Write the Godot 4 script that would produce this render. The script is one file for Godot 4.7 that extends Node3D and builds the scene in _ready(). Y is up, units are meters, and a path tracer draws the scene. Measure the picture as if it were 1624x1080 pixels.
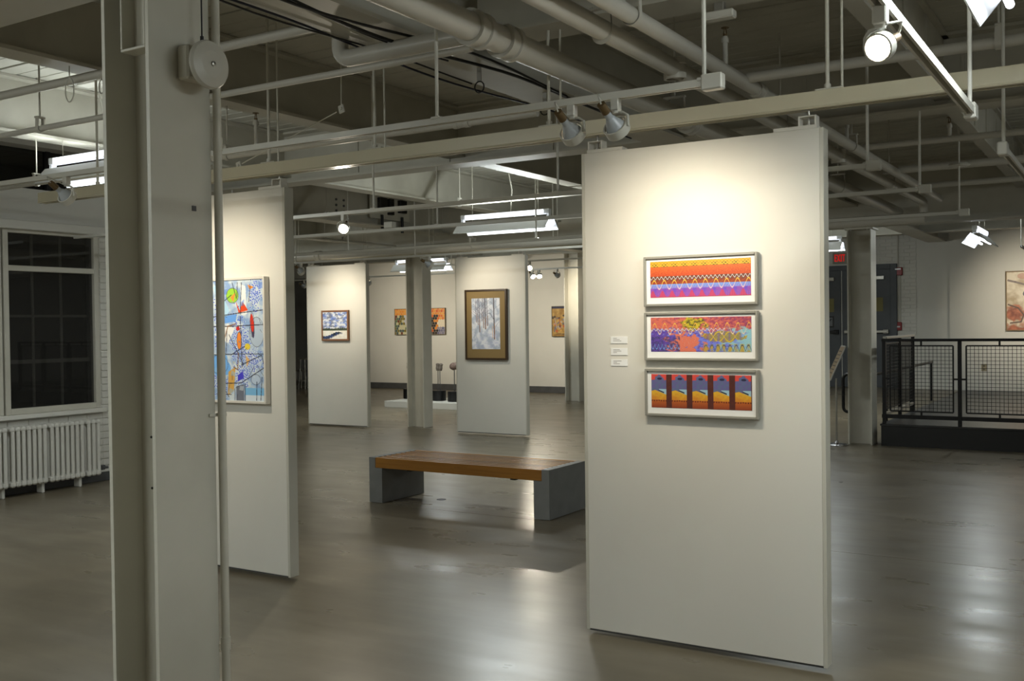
extends Node3D

# ------------------------------------------------------------------ mesh builder
class MB:
	var base := Vector3.ZERO
	var v := PackedVector3Array()
	var n := PackedVector3Array()
	var uv := PackedVector2Array()

	func _init(b := Vector3.ZERO):
		base = b

	func tri(a: Vector3, b: Vector3, c: Vector3, na: Vector3, nb: Vector3, nc: Vector3, ua := Vector2.ZERO, ub := Vector2.ZERO, uc := Vector2.ZERO):
		if (b - a).cross(c - a).dot(na + nb + nc) > 0.0:
			v.append_array([a - base, c - base, b - base])
			n.append_array([na, nc, nb])
			uv.append_array([ua, uc, ub])
		else:
			v.append_array([a - base, b - base, c - base])
			n.append_array([na, nb, nc])
			uv.append_array([ua, ub, uc])

	func quad(a: Vector3, b: Vector3, c: Vector3, d: Vector3, nn: Vector3):
		tri(a, b, c, nn, nn, nn, Vector2(0, 0), Vector2(1, 0), Vector2(1, 1))
		tri(a, c, d, nn, nn, nn, Vector2(0, 0), Vector2(1, 1), Vector2(0, 1))

	# box by centre and size, chamfered edges, own axes
	func box(c: Vector3, s: Vector3, bev := 0.0, bs := Basis.IDENTITY):
		var h := s * 0.5
		var b: float = minf(bev, minf(h.x, minf(h.y, h.z)) * 0.9)
		var ax := [bs.x, bs.y, bs.z]
		for i in 3:
			var j := (i + 1) % 3
			var k := (i + 2) % 3
			for sg in [-1.0, 1.0]:
				var o: Vector3 = c + ax[i] * (h[i] * sg)
				var u: Vector3 = ax[j] * (h[j] - b)
				var w: Vector3 = ax[k] * (h[k] - b)
				quad(o - u - w, o + u - w, o + u + w, o - u + w, ax[i] * sg)
		if b > 0.0:
			for i in 3:
				var j := (i + 1) % 3
				var k := (i + 2) % 3
				for sj in [-1.0, 1.0]:
					for sk in [-1.0, 1.0]:
						var p: Vector3 = c + ax[j] * (h[j] * sj) + ax[k] * ((h[k] - b) * sk)
						var q: Vector3 = c + ax[j] * ((h[j] - b) * sj) + ax[k] * (h[k] * sk)
						var u: Vector3 = ax[i] * (h[i] - b)
						quad(p - u, p + u, q + u, q - u, (ax[j] * sj + ax[k] * sk).normalized())
			for sx in [-1.0, 1.0]:
				for sy in [-1.0, 1.0]:
					for sz in [-1.0, 1.0]:
						var cc: Vector3 = c + ax[0] * (h.x * sx) + ax[1] * (h.y * sy) + ax[2] * (h.z * sz)
						var nn: Vector3 = (ax[0] * sx + ax[1] * sy + ax[2] * sz).normalized()
						tri(cc - ax[1] * (b * sy) - ax[2] * (b * sz), cc - ax[0] * (b * sx) - ax[2] * (b * sz), cc - ax[0] * (b * sx) - ax[1] * (b * sy), nn, nn, nn)

	func span(lo: Vector3, hi: Vector3, bev := 0.0):
		box((lo + hi) * 0.5, (hi - lo).abs(), bev)

	func frame_of(d: Vector3) -> Array:
		var up := Vector3.UP if absf(d.y) < 0.9 else Vector3.RIGHT
		var a := up.cross(d).normalized()
		return [a, d.cross(a).normalized()]

	func tube(a: Vector3, b: Vector3, r: float, seg := 12, caps := true, r2 := -1.0):
		if r2 < 0.0:
			r2 = r
		var d := (b - a).normalized()
		var f := frame_of(d)
		for i in seg:
			var t0 := TAU * i / seg
			var t1 := TAU * (i + 1) / seg
			var n0: Vector3 = f[0] * cos(t0) + f[1] * sin(t0)
			var n1: Vector3 = f[0] * cos(t1) + f[1] * sin(t1)
			tri(a + n0 * r, a + n1 * r, b + n1 * r2, n0, n1, n1)
			tri(a + n0 * r, b + n1 * r2, b + n0 * r2, n0, n1, n0)
			if caps:
				tri(a, a + n0 * r, a + n1 * r, -d, -d, -d)
				tri(b, b + n0 * r2, b + n1 * r2, d, d, d)

	func path(pts: Array, r: float, seg := 8):
		var rings := []
		var f := []
		for i in pts.size():
			var d: Vector3 = (pts[mini(i + 1, pts.size() - 1)] - pts[maxi(i - 1, 0)]).normalized()
			if i == 0:
				f = frame_of(d)
			else:
				var a: Vector3 = (f[0] - d * f[0].dot(d)).normalized()
				f = [a, d.cross(a).normalized()]
			rings.append(f)
		for i in pts.size() - 1:
			for k in seg:
				var t0 := TAU * k / seg
				var t1 := TAU * (k + 1) / seg
				var a0: Vector3 = rings[i][0] * cos(t0) + rings[i][1] * sin(t0)
				var a1: Vector3 = rings[i][0] * cos(t1) + rings[i][1] * sin(t1)
				var b0: Vector3 = rings[i + 1][0] * cos(t0) + rings[i + 1][1] * sin(t0)
				var b1: Vector3 = rings[i + 1][0] * cos(t1) + rings[i + 1][1] * sin(t1)
				var p: Vector3 = pts[i]
				var q: Vector3 = pts[i + 1]
				tri(p + a0 * r, p + a1 * r, q + b1 * r, a0, a1, b1)
				tri(p + a0 * r, q + b1 * r, q + b0 * r, a0, b1, b0)
		for e in [0, pts.size() - 1]:
			var d: Vector3 = (pts[0] - pts[1]).normalized() if e == 0 else (pts[e] - pts[e - 1]).normalized()
			for k in seg:
				var t0 := TAU * k / seg
				var t1 := TAU * (k + 1) / seg
				tri(pts[e], pts[e] + (rings[e][0] * cos(t0) + rings[e][1] * sin(t0)) * r, pts[e] + (rings[e][0] * cos(t1) + rings[e][1] * sin(t1)) * r, d, d, d)

	# profile: [radius, along axis] pairs turned round axis d from o
	func lathe(o: Vector3, d: Vector3, prof: Array, seg := 16):
		d = d.normalized()
		var f := frame_of(d)
		for i in prof.size() - 1:
			var r0: float = prof[i][0]
			var r1: float = prof[i + 1][0]
			var y0: float = prof[i][1]
			var y1: float = prof[i + 1][1]
			if absf(r0 - r1) + absf(y0 - y1) < 1e-6:
				continue
			var out := Vector2(y1 - y0, -(r1 - r0)).normalized()
			for k in seg:
				var t0 := TAU * k / seg
				var t1 := TAU * (k + 1) / seg
				var e0: Vector3 = f[0] * cos(t0) + f[1] * sin(t0)
				var e1: Vector3 = f[0] * cos(t1) + f[1] * sin(t1)
				var n0 := e0 * out.x + d * out.y
				var n1 := e1 * out.x + d * out.y
				tri(o + e0 * r0 + d * y0, o + e1 * r0 + d * y0, o + e1 * r1 + d * y1, n0, n1, n1)
				if r1 > 0.0:
					tri(o + e0 * r0 + d * y0, o + e1 * r1 + d * y1, o + e0 * r1 + d * y1, n0, n1, n0)

	# polygon in the plane (x = a, y = b) extruded along c from o to o + c * length
	func prism(o: Vector3, a: Vector3, b: Vector3, c: Vector3, length: float, poly: PackedVector2Array):
		var ids := Geometry2D.triangulate_polygon(poly)
		for i in range(0, ids.size(), 3):
			for e in [0.0, 1.0]:
				var q: Vector3 = o + c * (length * e)
				var nn: Vector3 = c * (2.0 * e - 1.0)
				tri(q + a * poly[ids[i]].x + b * poly[ids[i]].y, q + a * poly[ids[i + 1]].x + b * poly[ids[i + 1]].y, q + a * poly[ids[i + 2]].x + b * poly[ids[i + 2]].y, nn, nn, nn)
		var cw := Geometry2D.is_polygon_clockwise(poly)
		for i in poly.size():
			var p: Vector2 = poly[i]
			var q: Vector2 = poly[(i + 1) % poly.size()]
			var e := (q - p).normalized()
			var m := Vector2(e.y, -e.x) * (-1.0 if cw else 1.0)
			var nn := a * m.x + b * m.y
			var p3 := o + a * p.x + b * p.y
			var q3 := o + a * q.x + b * q.y
			quad(p3, q3, q3 + c * length, p3 + c * length, nn)

	func mesh() -> ArrayMesh:
		var arr := []
		arr.resize(Mesh.ARRAY_MAX)
		arr[Mesh.ARRAY_VERTEX] = v
		arr[Mesh.ARRAY_NORMAL] = n
		arr[Mesh.ARRAY_TEX_UV] = uv
		var m := ArrayMesh.new()
		m.add_surface_from_arrays(Mesh.PRIMITIVE_TRIANGLES, arr)
		return m

# ------------------------------------------------------------------ flat pictures (paint and print only)
class Paint:
	var im: Image
	var w: int
	var h: int

	func _init(ww: int, hh: int, c: Color):
		w = ww
		h = hh
		im = Image.create(w, h, false, Image.FORMAT_RGB8)
		im.fill(c)

	func dot(x: int, y: int, c: Color, a := 1.0):
		if x >= 0 and y >= 0 and x < w and y < h:
			im.set_pixel(x, y, im.get_pixel(x, y).lerp(c, a))

	func ell(cx: float, cy: float, rx: float, ry: float, c: Color, a := 1.0, rot := 0.0):
		var X := cx * w
		var Y := cy * h
		var A := rx * w
		var B := ry * h
		var m := int(maxf(A, B)) + 1
		var cr := cos(rot)
		var sr := sin(rot)
		for y in range(int(Y) - m, int(Y) + m + 1):
			for x in range(int(X) - m, int(X) + m + 1):
				var dx := x - X
				var dy := y - Y
				var e := pow((dx * cr + dy * sr) / A, 2.0) + pow((-dx * sr + dy * cr) / B, 2.0)
				if e < 1.0:
					dot(x, y, c, a)

	func line(pts: Array, width: float, c: Color, a := 1.0):
		for i in pts.size() - 1:
			var p := Vector2(pts[i].x * w, pts[i].y * h)
			var q := Vector2(pts[i + 1].x * w, pts[i + 1].y * h)
			var m := int(width) + 1
			for y in range(int(minf(p.y, q.y)) - m, int(maxf(p.y, q.y)) + m + 1):
				for x in range(int(minf(p.x, q.x)) - m, int(maxf(p.x, q.x)) + m + 1):
					var z := Vector2(x, y)
					if z.distance_to(Geometry2D.get_closest_point_to_segment(z, p, q)) < width * 0.5:
						dot(x, y, c, a)

	func poly(pts: Array, c: Color, a := 1.0):
		var pp := PackedVector2Array()
		var lo := Vector2(1e9, 1e9)
		var hi := -lo
		for p in pts:
			var q := Vector2(p.x * w, p.y * h)
			pp.append(q)
			lo = lo.min(q)
			hi = hi.max(q)
		for y in range(maxi(0, int(lo.y)), mini(h, int(hi.y) + 1)):
			for x in range(maxi(0, int(lo.x)), mini(w, int(hi.x) + 1)):
				if Geometry2D.is_point_in_polygon(Vector2(x, y), pp):
					dot(x, y, c, a)

	func tex() -> ImageTexture:
		return ImageTexture.create_from_image(im)

# ------------------------------------------------------------------ scene helpers
var used := {}
var M := {}
var rng := RandomNumberGenerator.new()

func numbered(called: String) -> String:
	var k: int = used.get(called, 0)
	used[called] = k + 1
	return called if k == 0 else "%s_%03d" % [called, k]

func tag(o: Node, label: String, category: String, group := ""):
	o.set_meta("label", label)
	o.set_meta("category", category)
	if group != "":
		o.set_meta("group", group)

func thing(called: String, label: String, category: String, at: Vector3, group := "") -> Node3D:
	var o := Node3D.new()
	o.name = numbered(called)
	add_child(o)
	o.position = at
	tag(o, label, category, group)
	return o

func struct(called: String, label := "") -> Node3D:
	var o := Node3D.new()
	o.name = called
	add_child(o)
	o.set_meta("kind", "structure")
	if label != "":
		o.set_meta("label", label)
		o.set_meta("category", called.split("_")[0])
	return o

func put(mb: MB, called: String, mat: Material, parent: Node) -> MeshInstance3D:
	return put_mesh(mb.mesh(), called, mat, parent)

func put_mesh(me: Mesh, called: String, mat: Material, parent: Node) -> MeshInstance3D:
	var o := MeshInstance3D.new()
	o.name = called
	o.mesh = me
	o.material_override = mat
	parent.add_child(o, true)
	return o

func mat(c: Color, rough := 0.7, metal := 0.0) -> StandardMaterial3D:
	var m := StandardMaterial3D.new()
	m.albedo_color = c
	m.roughness = rough
	m.metallic = metal
	return m

# a tiling noise picture between two colours
func noise_tex(freq: float, seed_: int, ramp: Array, oct := 4, s := 256, stretch := Vector2.ONE) -> ImageTexture:
	var f := FastNoiseLite.new()
	f.seed = seed_
	f.frequency = freq
	f.fractal_octaves = oct
	var im := Image.create(s, s, false, Image.FORMAT_RGB8)
	var c0: Color = ramp[0]
	var c1: Color = ramp[1]
	for y in s:
		var b := float(y) / s
		for x in s:
			var a := float(x) / s
			var v := lerpf(lerpf(f.get_noise_2d(x * stretch.x, y * stretch.y), f.get_noise_2d((x - s) * stretch.x, y * stretch.y), a), lerpf(f.get_noise_2d(x * stretch.x, (y - s) * stretch.y), f.get_noise_2d((x - s) * stretch.x, (y - s) * stretch.y), a), b)
			im.set_pixel(x, y, c0.lerp(c1, clampf(v * 0.9 + 0.5, 0.0, 1.0)))
	return ImageTexture.create_from_image(im)

# paint over steel or board: colour broken by a faint grain
func paint(c: Color, rough: float, seed_: int, vary := 0.04, scale := 0.5) -> StandardMaterial3D:
	var m := mat(Color.WHITE, rough)
	m.albedo_texture = noise_tex(0.024, seed_, [c.darkened(vary * 1.6), c.lightened(vary)], 5, 160)
	m.uv1_triplanar = true
	m.uv1_world_triplanar = true
	m.uv1_scale = Vector3.ONE * scale
	return m

func glow(c: Color, e: float) -> StandardMaterial3D:
	var m := mat(c, 0.4)
	m.emission_enabled = true
	m.emission = c
	m.emission_energy_multiplier = e
	return m

func picture(t: Texture2D, rough := 0.5) -> StandardMaterial3D:
	var m := mat(Color.WHITE, rough)
	m.albedo_texture = t
	return m

func spot(parent: Node3D, at: Vector3, dir: Vector3, energy: float, cone: float, c: Color, soft := 0.045, att := 1.0):
	var l := SpotLight3D.new()
	l.name = "spot_beam"
	parent.add_child(l, true)
	l.position = at - parent.position
	l.basis = Basis.looking_at(dir, Vector3.UP if absf(dir.normalized().y) < 0.98 else Vector3.RIGHT)
	l.light_energy = energy
	l.light_color = c
	l.spot_angle = cone
	l.spot_angle_attenuation = att
	l.spot_range = 30.0
	l.spot_attenuation = 2.0
	l.light_size = soft
	l.shadow_enabled = true

func area(parent: Node3D, at: Vector3, dir: Vector3, size: Vector2, energy: float, c: Color, along: Vector3):
	var l := AreaLight3D.new()
	l.name = "tube_light"
	parent.add_child(l, true)
	l.position = at - parent.position
	var z := -dir.normalized()
	l.basis = Basis(along.normalized(), z.cross(along.normalized()), z)
	l.area_size = size
	l.light_energy = energy
	l.light_color = c
	l.area_range = 30.0
	l.area_attenuation = 2.0
	l.shadow_enabled = true

# ------------------------------------------------------------------ _ready
const WARM := Color(1.0, 0.955, 0.865)
const COOL := Color(0.955, 0.99, 0.985)
const K_SPOT := 1.0
const K_TUBE := 3.6

func _ready():
	rng.seed = 7
	var cam := Camera3D.new()
	cam.name = "camera"
	add_child(cam)
	cam.position = Vector3(0, 1.6, 0)
	cam.rotation_degrees = Vector3(-0.866, 31.76, -0.724)
	cam.fov = 37.1
	cam.near = 0.05
	cam.far = 100.0
	cam.current = true

	var we := WorldEnvironment.new()
	we.name = "night"
	var env := Environment.new()
	env.background_mode = Environment.BG_COLOR
	env.background_color = Color(0.035, 0.036, 0.042)
	env.tonemap_mode = Environment.TONE_MAPPER_LINEAR
	env.tonemap_exposure = 1.0
	env.sdfgi_enabled = true
	env.ssao_enabled = true
	env.ssil_enabled = true
	we.environment = env
	add_child(we)

	materials()
	shell()
	windows()
	doors_and_platform()
	columns()
	beams()
	pipes()
	rails_and_tracks()
	fixtures()
	spotlights()
	panels()
	art()
	bench()
	railing()
	furnishings()
	ceiling_details()

func materials():
	M.white = paint(Color(0.845, 0.835, 0.80), 0.62, 11, 0.015, 0.35)
	M.panel = paint(Color(0.86, 0.845, 0.805), 0.55, 12, 0.01, 0.4)
	M.steel = paint(Color(0.79, 0.775, 0.72), 0.42, 13, 0.03, 0.7)
	M.ceil = paint(Color(0.76, 0.75, 0.70), 0.7, 14, 0.05, 0.5)
	M.beam = paint(Color(0.75, 0.735, 0.68), 0.5, 15, 0.04, 0.6)
	M.pipe = paint(Color(0.76, 0.745, 0.70), 0.38, 16, 0.03, 0.9)
	M.rail = paint(Color(0.80, 0.77, 0.67), 0.24, 17, 0.015, 0.6)
	M.track = mat(Color(0.80, 0.79, 0.75), 0.4)
	M.trim = paint(Color(0.30, 0.30, 0.30), 0.5, 18, 0.05, 1.0)
	M.black = mat(Color(0.035, 0.035, 0.038), 0.45)
	M.blackmetal = mat(Color(0.05, 0.05, 0.052), 0.4, 0.3)
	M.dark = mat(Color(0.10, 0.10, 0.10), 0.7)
	M.cable = mat(Color(0.10, 0.10, 0.105), 0.5)
	M.cableblue = mat(Color(0.10, 0.11, 0.20), 0.5)
	M.chrome = mat(Color(0.75, 0.75, 0.76), 0.18, 1.0)
	M.alu = mat(Color(0.66, 0.65, 0.62), 0.32, 0.85)
	M.brass = mat(Color(0.42, 0.34, 0.22), 0.5, 0.4)
	M.bulb = mat(Color(0.72, 0.74, 0.76), 0.25)
	M.red = mat(Color(0.55, 0.07, 0.06), 0.4)
	M.grey_door = paint(Color(0.27, 0.285, 0.30), 0.5, 19, 0.03, 0.8)
	M.benchgrey = paint(Color(0.50, 0.505, 0.50), 0.55, 20, 0.03, 1.5)
	M.platform = paint(Color(0.13, 0.13, 0.132), 0.3, 21, 0.12, 0.8)
	M.reflector = mat(Color(0.86, 0.87, 0.88), 0.4)
	M.outerwing = mat(Color(0.55, 0.55, 0.55), 0.5)
	M.tube = glow(Color(0.95, 0.97, 1.0), 9.0)
	M.channel_glow = glow(Color(0.96, 0.97, 1.0), 2.2)  # glow put in for tube light falling on the channel sides
	M.lampface = glow(Color(1.0, 0.95, 0.85), 22.0)
	M.exit = glow(Color(0.85, 0.06, 0.06), 0.55)
	var g := StandardMaterial3D.new()
	g.albedo_color = Color(0.20, 0.195, 0.185, 0.5)
	g.transparency = BaseMaterial3D.TRANSPARENCY_ALPHA
	g.roughness = 0.02
	g.metallic_specular = 1.0
	M.glass = g
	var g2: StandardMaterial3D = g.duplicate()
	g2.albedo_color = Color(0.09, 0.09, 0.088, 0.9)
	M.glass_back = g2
	# floor: sealed concrete, mottled and streaked by the trowel
	var fl := mat(Color.WHITE, 1.0)
	fl.albedo_texture = floor_picture()
	fl.roughness_texture = floor_rough()
	fl.roughness_texture_channel = BaseMaterial3D.TEXTURE_CHANNEL_RED
	fl.metallic_specular = 0.5
	fl.uv1_triplanar = true
	fl.uv1_world_triplanar = true
	fl.uv1_scale = Vector3(0.16, 0.16, 0.16)
	M.floor = fl
	# oiled wood
	M.wood = []
	for k in 4:
		var wd := mat(Color.WHITE, 0.34)
		var p := Paint.new(256, 64, Color.WHITE)
		var f := FastNoiseLite.new()
		f.seed = 40 + k
		f.frequency = 0.05
		for y in 64:
			for x in 256:
				var s := f.get_noise_2d(x * 0.12, y * 4.0) * 0.5 + 0.5
				p.im.set_pixel(x, y, Color(0.56, 0.37, 0.13).lerp(Color(0.70, 0.49, 0.20), s).darkened(0.05 * k))
		wd.albedo_texture = p.tex()
		wd.uv1_triplanar = true
		wd.uv1_scale = Vector3(0.8, 4.0, 4.0)
		M.wood.append(wd)

func floor_picture() -> ImageTexture:
	var s := 1024
	var im := Image.create(s, s, false, Image.FORMAT_RGB8)
	var a := FastNoiseLite.new()
	a.seed = 3
	a.frequency = 0.006
	a.fractal_octaves = 5
	var b := FastNoiseLite.new()
	b.seed = 4
	b.frequency = 0.02
	b.fractal_octaves = 4
	var c0 := Color(0.425, 0.388, 0.320)
	var c1 := Color(0.500, 0.462, 0.388)
	for y in s:
		for x in s:
			var e := minf(1.0, minf(minf(x, s - x), minf(y, s - y)) / 90.0)
			var q := (a.get_noise_2d(x, y) * 0.75 + b.get_noise_2d(x * 0.35, y * 2.2) * 0.38) * e + 0.5
			im.set_pixel(x, y, c0.lerp(c1, clampf(q, 0.0, 1.0)))
	var r := RandomNumberGenerator.new()
	r.seed = 12
	for i in 70:
		var x := r.randi_range(3, s - 14)
		var y := r.randi_range(3, s - 6)
		var ln := r.randi_range(1, 5)
		var col := Color(0.30, 0.285, 0.25).lerp(Color(0.22, 0.21, 0.19), r.randf())
		for k in ln:
			im.set_pixel(x + k, y + int(k * 0.3), im.get_pixel(x + k, y).lerp(col, r.randf_range(0.15, 0.6)))
	return ImageTexture.create_from_image(im)

func floor_rough() -> ImageTexture:
	return noise_tex(0.02, 5, [Color(0.25, 0.25, 0.25), Color(0.37, 0.37, 0.37)], 5, 512, Vector2(0.5, 1.6))

# ------------------------------------------------------------------ room
const BW := -20.7
const DECK := 3.6
const TOP := 3.66

func bricks(mb: MB, o: Vector3, u: Vector3, nrm: Vector3, width: float, height: float):
	var row := 0
	var y := 0.0
	while y < height - 0.02:
		var hh := minf(0.062, height - y)
		var x := 0.0 if row % 2 == 0 else -0.11
		while x < width:
			var x0 := maxf(x, 0.0)
			var x1 := minf(x + 0.21, width)
			if x1 - x0 > 0.02:
				mb.box(o + u * ((x0 + x1) * 0.5) + Vector3.UP * (y + hh * 0.5) + nrm * (0.004 + rng.randf() * 0.003), (u.abs() * (x1 - x0)) + Vector3.UP * hh + nrm.abs() * 0.012, 0.003)
			x += 0.22
		y += 0.072
		row += 1

func shell():
	# floor slabs with a saw-cut joint between them
	var fl := struct("floor")
	var mb := MB.new()
	mb.span(Vector3(-22, -0.3, -33), Vector3(6.3, -0.012, 4.3))
	put(mb, "sub_floor", M.floor, fl)
	var cuts := [4.3, -1.75, -7.15, -12.55, -17.95, -33.0]
	for i in cuts.size() - 1:
		var s := MB.new()
		s.span(Vector3(-22, -0.012, cuts[i + 1] + 0.0025), Vector3(6.3, 0.0, cuts[i] - 0.0025))
		put(s, "concrete_slab", M.floor, fl)
	# ceiling: decking of painted boards under a slab
	var ce := struct("ceiling")
	mb = MB.new()
	mb.span(Vector3(-22, TOP, -33), Vector3(6.3, 3.9, 4.3))
	put(mb, "ceiling_slab", M.ceil, ce)
	var bd := MB.new()
	bd.box(Vector3.ZERO, Vector3(28.3, 0.035, 0.151), 0.004)
	var bm := bd.mesh()
	var z := 4.2
	while z > -23.9:
		var o := put_mesh(bm, "ceiling_board", M.ceil, ce)
		o.position = Vector3(-7.85, DECK + 0.018 + rng.randf() * 0.006, z)
		z -= 0.164
	# wall on the window side
	var w := struct("wall_left")
	mb = MB.new()
	mb.span(Vector3(-9.7, 0, 4.3), Vector3(-9.4, 0.78, -8.1))
	mb.span(Vector3(-9.7, 2.62, 4.3), Vector3(-9.4, 3.02, -8.1))
	mb.span(Vector3(-9.7, 0.78, -6.86), Vector3(-9.4, 2.62, -8.1))
	mb.span(Vector3(-9.7, 0.78, 4.3), Vector3(-9.4, 2.62, -4.62))
	mb.span(Vector3(-9.7, 3.45, 4.3), Vector3(-9.4, TOP, -8.1))
	put(mb, "masonry", M.white, w)
	mb = MB.new()
	bricks(mb, Vector3(-9.4, 0.02, -6.87), Vector3(0, 0, -1), Vector3(1, 0, 0), 1.2, 2.56)
	bricks(mb, Vector3(-9.4, 0.02, -4.6), Vector3(0, 0, -1), Vector3(1, 0, 0), 2.27, 0.70)
	var br := put(mb, "painted_bricks", M.white, w)
	br.set_meta("kind", "stuff")
	mb = MB.new()
	mb.span(Vector3(-9.42, 2.6, 4.3), Vector3(-9.29, 2.69, -8.1), 0.008)
	put(mb, "lintel", M.white, w)
	mb = MB.new()
	mb.span(Vector3(-9.42, 0.735, -4.6), Vector3(-9.33, 0.78, -6.88), 0.006)
	put(mb, "window_ledge", M.white, w)
	# the return where the hall widens, and the annexe
	w = struct("wall_return")
	mb = MB.new()
	mb.span(Vector3(-22, 0, -8.1), Vector3(-9.4, TOP, -8.3))
	put(mb, "masonry", M.white, w)
	w = struct("wall_annexe")
	mb = MB.new()
	mb.span(Vector3(-22.0, 0, -8.3), Vector3(-21.8, TOP, -24))
	put(mb, "masonry", M.white, w)
	# far wall with a doorway into a dark room
	w = struct("wall_back")
	mb = MB.new()
	mb.span(Vector3(-17.7, 0, BW), Vector3(6.3, TOP, BW - 0.25))
	mb.span(Vector3(-20.3, 2.95, BW), Vector3(-17.7, TOP, BW - 0.25))
	mb.span(Vector3(-21.8, 0, BW), Vector3(-20.3, TOP, BW - 0.25))
	put(mb, "plaster", M.white, w)
	mb = MB.new()
	bricks(mb, Vector3(-6.4, 0.24, BW), Vector3(1, 0, 0), Vector3(0, 0, 1), 2.75, 3.3)
	br = put(mb, "painted_bricks", M.white, w)
	br.set_meta("kind", "stuff")
	mb = MB.new()
	mb.span(Vector3(-3.63, 0.2, BW), Vector3(6.3, 3.6, BW + 0.07))
	mb.span(Vector3(-3.04, 0.2, BW + 0.07), Vector3(6.3, 3.6, BW + 0.16))
	put(mb, "drywall", M.white, w)
	mb = MB.new()
	mb.span(Vector3(-17.7, 0, BW), Vector3(-6.4, 0.15, BW + 0.02), 0.004)
	var bb := struct("baseboard_back")
	put(mb, "baseboard_strip", M.trim, bb)
	# the dark room
	w = struct("wall_unlit_room")
	mb = MB.new()
	mb.span(Vector3(-22.0, 0, -32.8), Vector3(-16.5, TOP, -33.0))
	mb.span(Vector3(-16.7, 0, BW - 0.25), Vector3(-16.5, TOP, -33.0))
	mb.span(Vector3(-22.0, 0, -24.0), Vector3(-21.8, TOP, -33.0))
	put(mb, "plaster", M.white, w)
	w = struct("wall_right")
	mb = MB.new()
	mb.span(Vector3(6.0, 0, 4.3), Vector3(6.3, TOP, -24))
	put(mb, "plaster", M.white, w)
	w = struct("wall_front")
	mb = MB.new()
	mb.span(Vector3(-9.7, 0, 4.0), Vector3(6.3, TOP, 4.3))
	put(mb, "plaster", M.white, w)

func windows():
	var zs := [[-5.79, -6.85], [-4.62, -5.77]]
	for k in 2:
		var z0: float = zs[k][0]
		var z1: float = zs[k][1]
		var w := struct("window_%d" % (k + 1))
		var x := -9.42
		var mb := MB.new()
		mb.span(Vector3(x - 0.05, 0.78, z0), Vector3(x + 0.04, 2.62, z0 - 0.055), 0.006)
		mb.span(Vector3(x - 0.05, 0.78, z1 + 0.055), Vector3(x + 0.04, 2.62, z1), 0.006)
		mb.span(Vector3(x - 0.05, 0.78, z0 - 0.05), Vector3(x + 0.04, 0.84, z1 + 0.05), 0.006)
		mb.span(Vector3(x - 0.05, 2.57, z0 - 0.05), Vector3(x + 0.04, 2.62, z1 + 0.05), 0.006)
		put(mb, "window_frame", M.steel, w)
		mb = MB.new()
		mb.span(Vector3(x - 0.04, 2.195, z0 - 0.05), Vector3(x + 0.035, 2.25, z1 + 0.05), 0.006)
		put(mb, "transom_bar", M.steel, w)
		mb = MB.new()
		mb.span(Vector3(x - 0.10, 1.275, z0 - 0.05), Vector3(x - 0.06, 1.315, z1 + 0.05), 0.004)
		put(mb, "meeting_rail", M.steel, w)
		mb = MB.new()
		mb.span(Vector3(x - 0.10, 1.74, z0 - 0.05), Vector3(x - 0.07, 1.765, z1 + 0.05))
		put(mb, "muntin", M.beam, w)
		var wd := z0 - z1 - 0.11
		for j in [1, 2]:
			mb = MB.new()
			var zz: float = z0 - 0.055 - wd * j / 3.0
			mb.span(Vector3(x - 0.10, 0.84, zz + 0.012), Vector3(x - 0.07, 2.57, zz - 0.012))
			put(mb, "muntin", M.beam, w)
		for yy in [[0.84, 2.195], [2.25, 2.57]]:
			mb = MB.new()
			mb.span(Vector3(x - 0.006, yy[0], z0 - 0.055), Vector3(x, yy[1], z1 + 0.055))
			put(mb, "storm_pane", M.glass, w)
		for yy in [[0.84, 1.275], [1.315, 1.74], [1.765, 2.57]]:
			for j in 3:
				mb = MB.new()
				mb.span(Vector3(x - 0.088, yy[0], z0 - 0.055 - wd * j / 3.0 - 0.012), Vector3(x - 0.084, yy[1], z0 - 0.055 - wd * (j + 1) / 3.0 + 0.012))
				put(mb, "sash_pane", M.glass_back, w)
	# dark strip standing in for the shaded recess under the edge joist
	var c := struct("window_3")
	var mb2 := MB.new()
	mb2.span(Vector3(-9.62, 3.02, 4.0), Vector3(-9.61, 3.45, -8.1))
	put(mb2, "recess_shade_pane", M.glass_back, c)  # dark pane carries the shade of the recess in its colour
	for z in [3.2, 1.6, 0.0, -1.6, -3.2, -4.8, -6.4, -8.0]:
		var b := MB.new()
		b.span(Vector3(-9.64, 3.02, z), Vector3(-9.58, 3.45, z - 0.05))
		put(b, "recess_shade_bar", M.dark, c)  # dark bars belong to the same painted recess shade

func picture_quad(mb: MB, lo: Vector3, hi: Vector3):
	# facing +z at lo.z
	var a := Vector3(lo.x, hi.y, lo.z)
	var b := Vector3(hi.x, hi.y, lo.z)
	var c := Vector3(hi.x, lo.y, lo.z)
	var d := Vector3(lo.x, lo.y, lo.z)
	var nn := Vector3(0, 0, 1)
	mb.tri(a, b, c, nn, nn, nn, Vector2(0, 0), Vector2(1, 0), Vector2(1, 1))
	mb.tri(a, c, d, nn, nn, nn, Vector2(0, 0), Vector2(1, 1), Vector2(0, 1))

func text(parent: Node3D, s: String, at: Vector3, height: float, material: Material, width_scale := 1.0, called := "lettering"):
	var t := TextMesh.new()
	t.text = s
	var f := SystemFont.new()
	f.font_names = PackedStringArray(["Droid Sans"])
	f.font_weight = 700
	t.font = f
	t.font_size = 32
	t.pixel_size = height / 23.0
	t.depth = 0.004
	var o := put_mesh(t, called, material, parent)
	o.position = at - parent.position
	o.scale = Vector3(width_scale, 1, 1)

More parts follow.
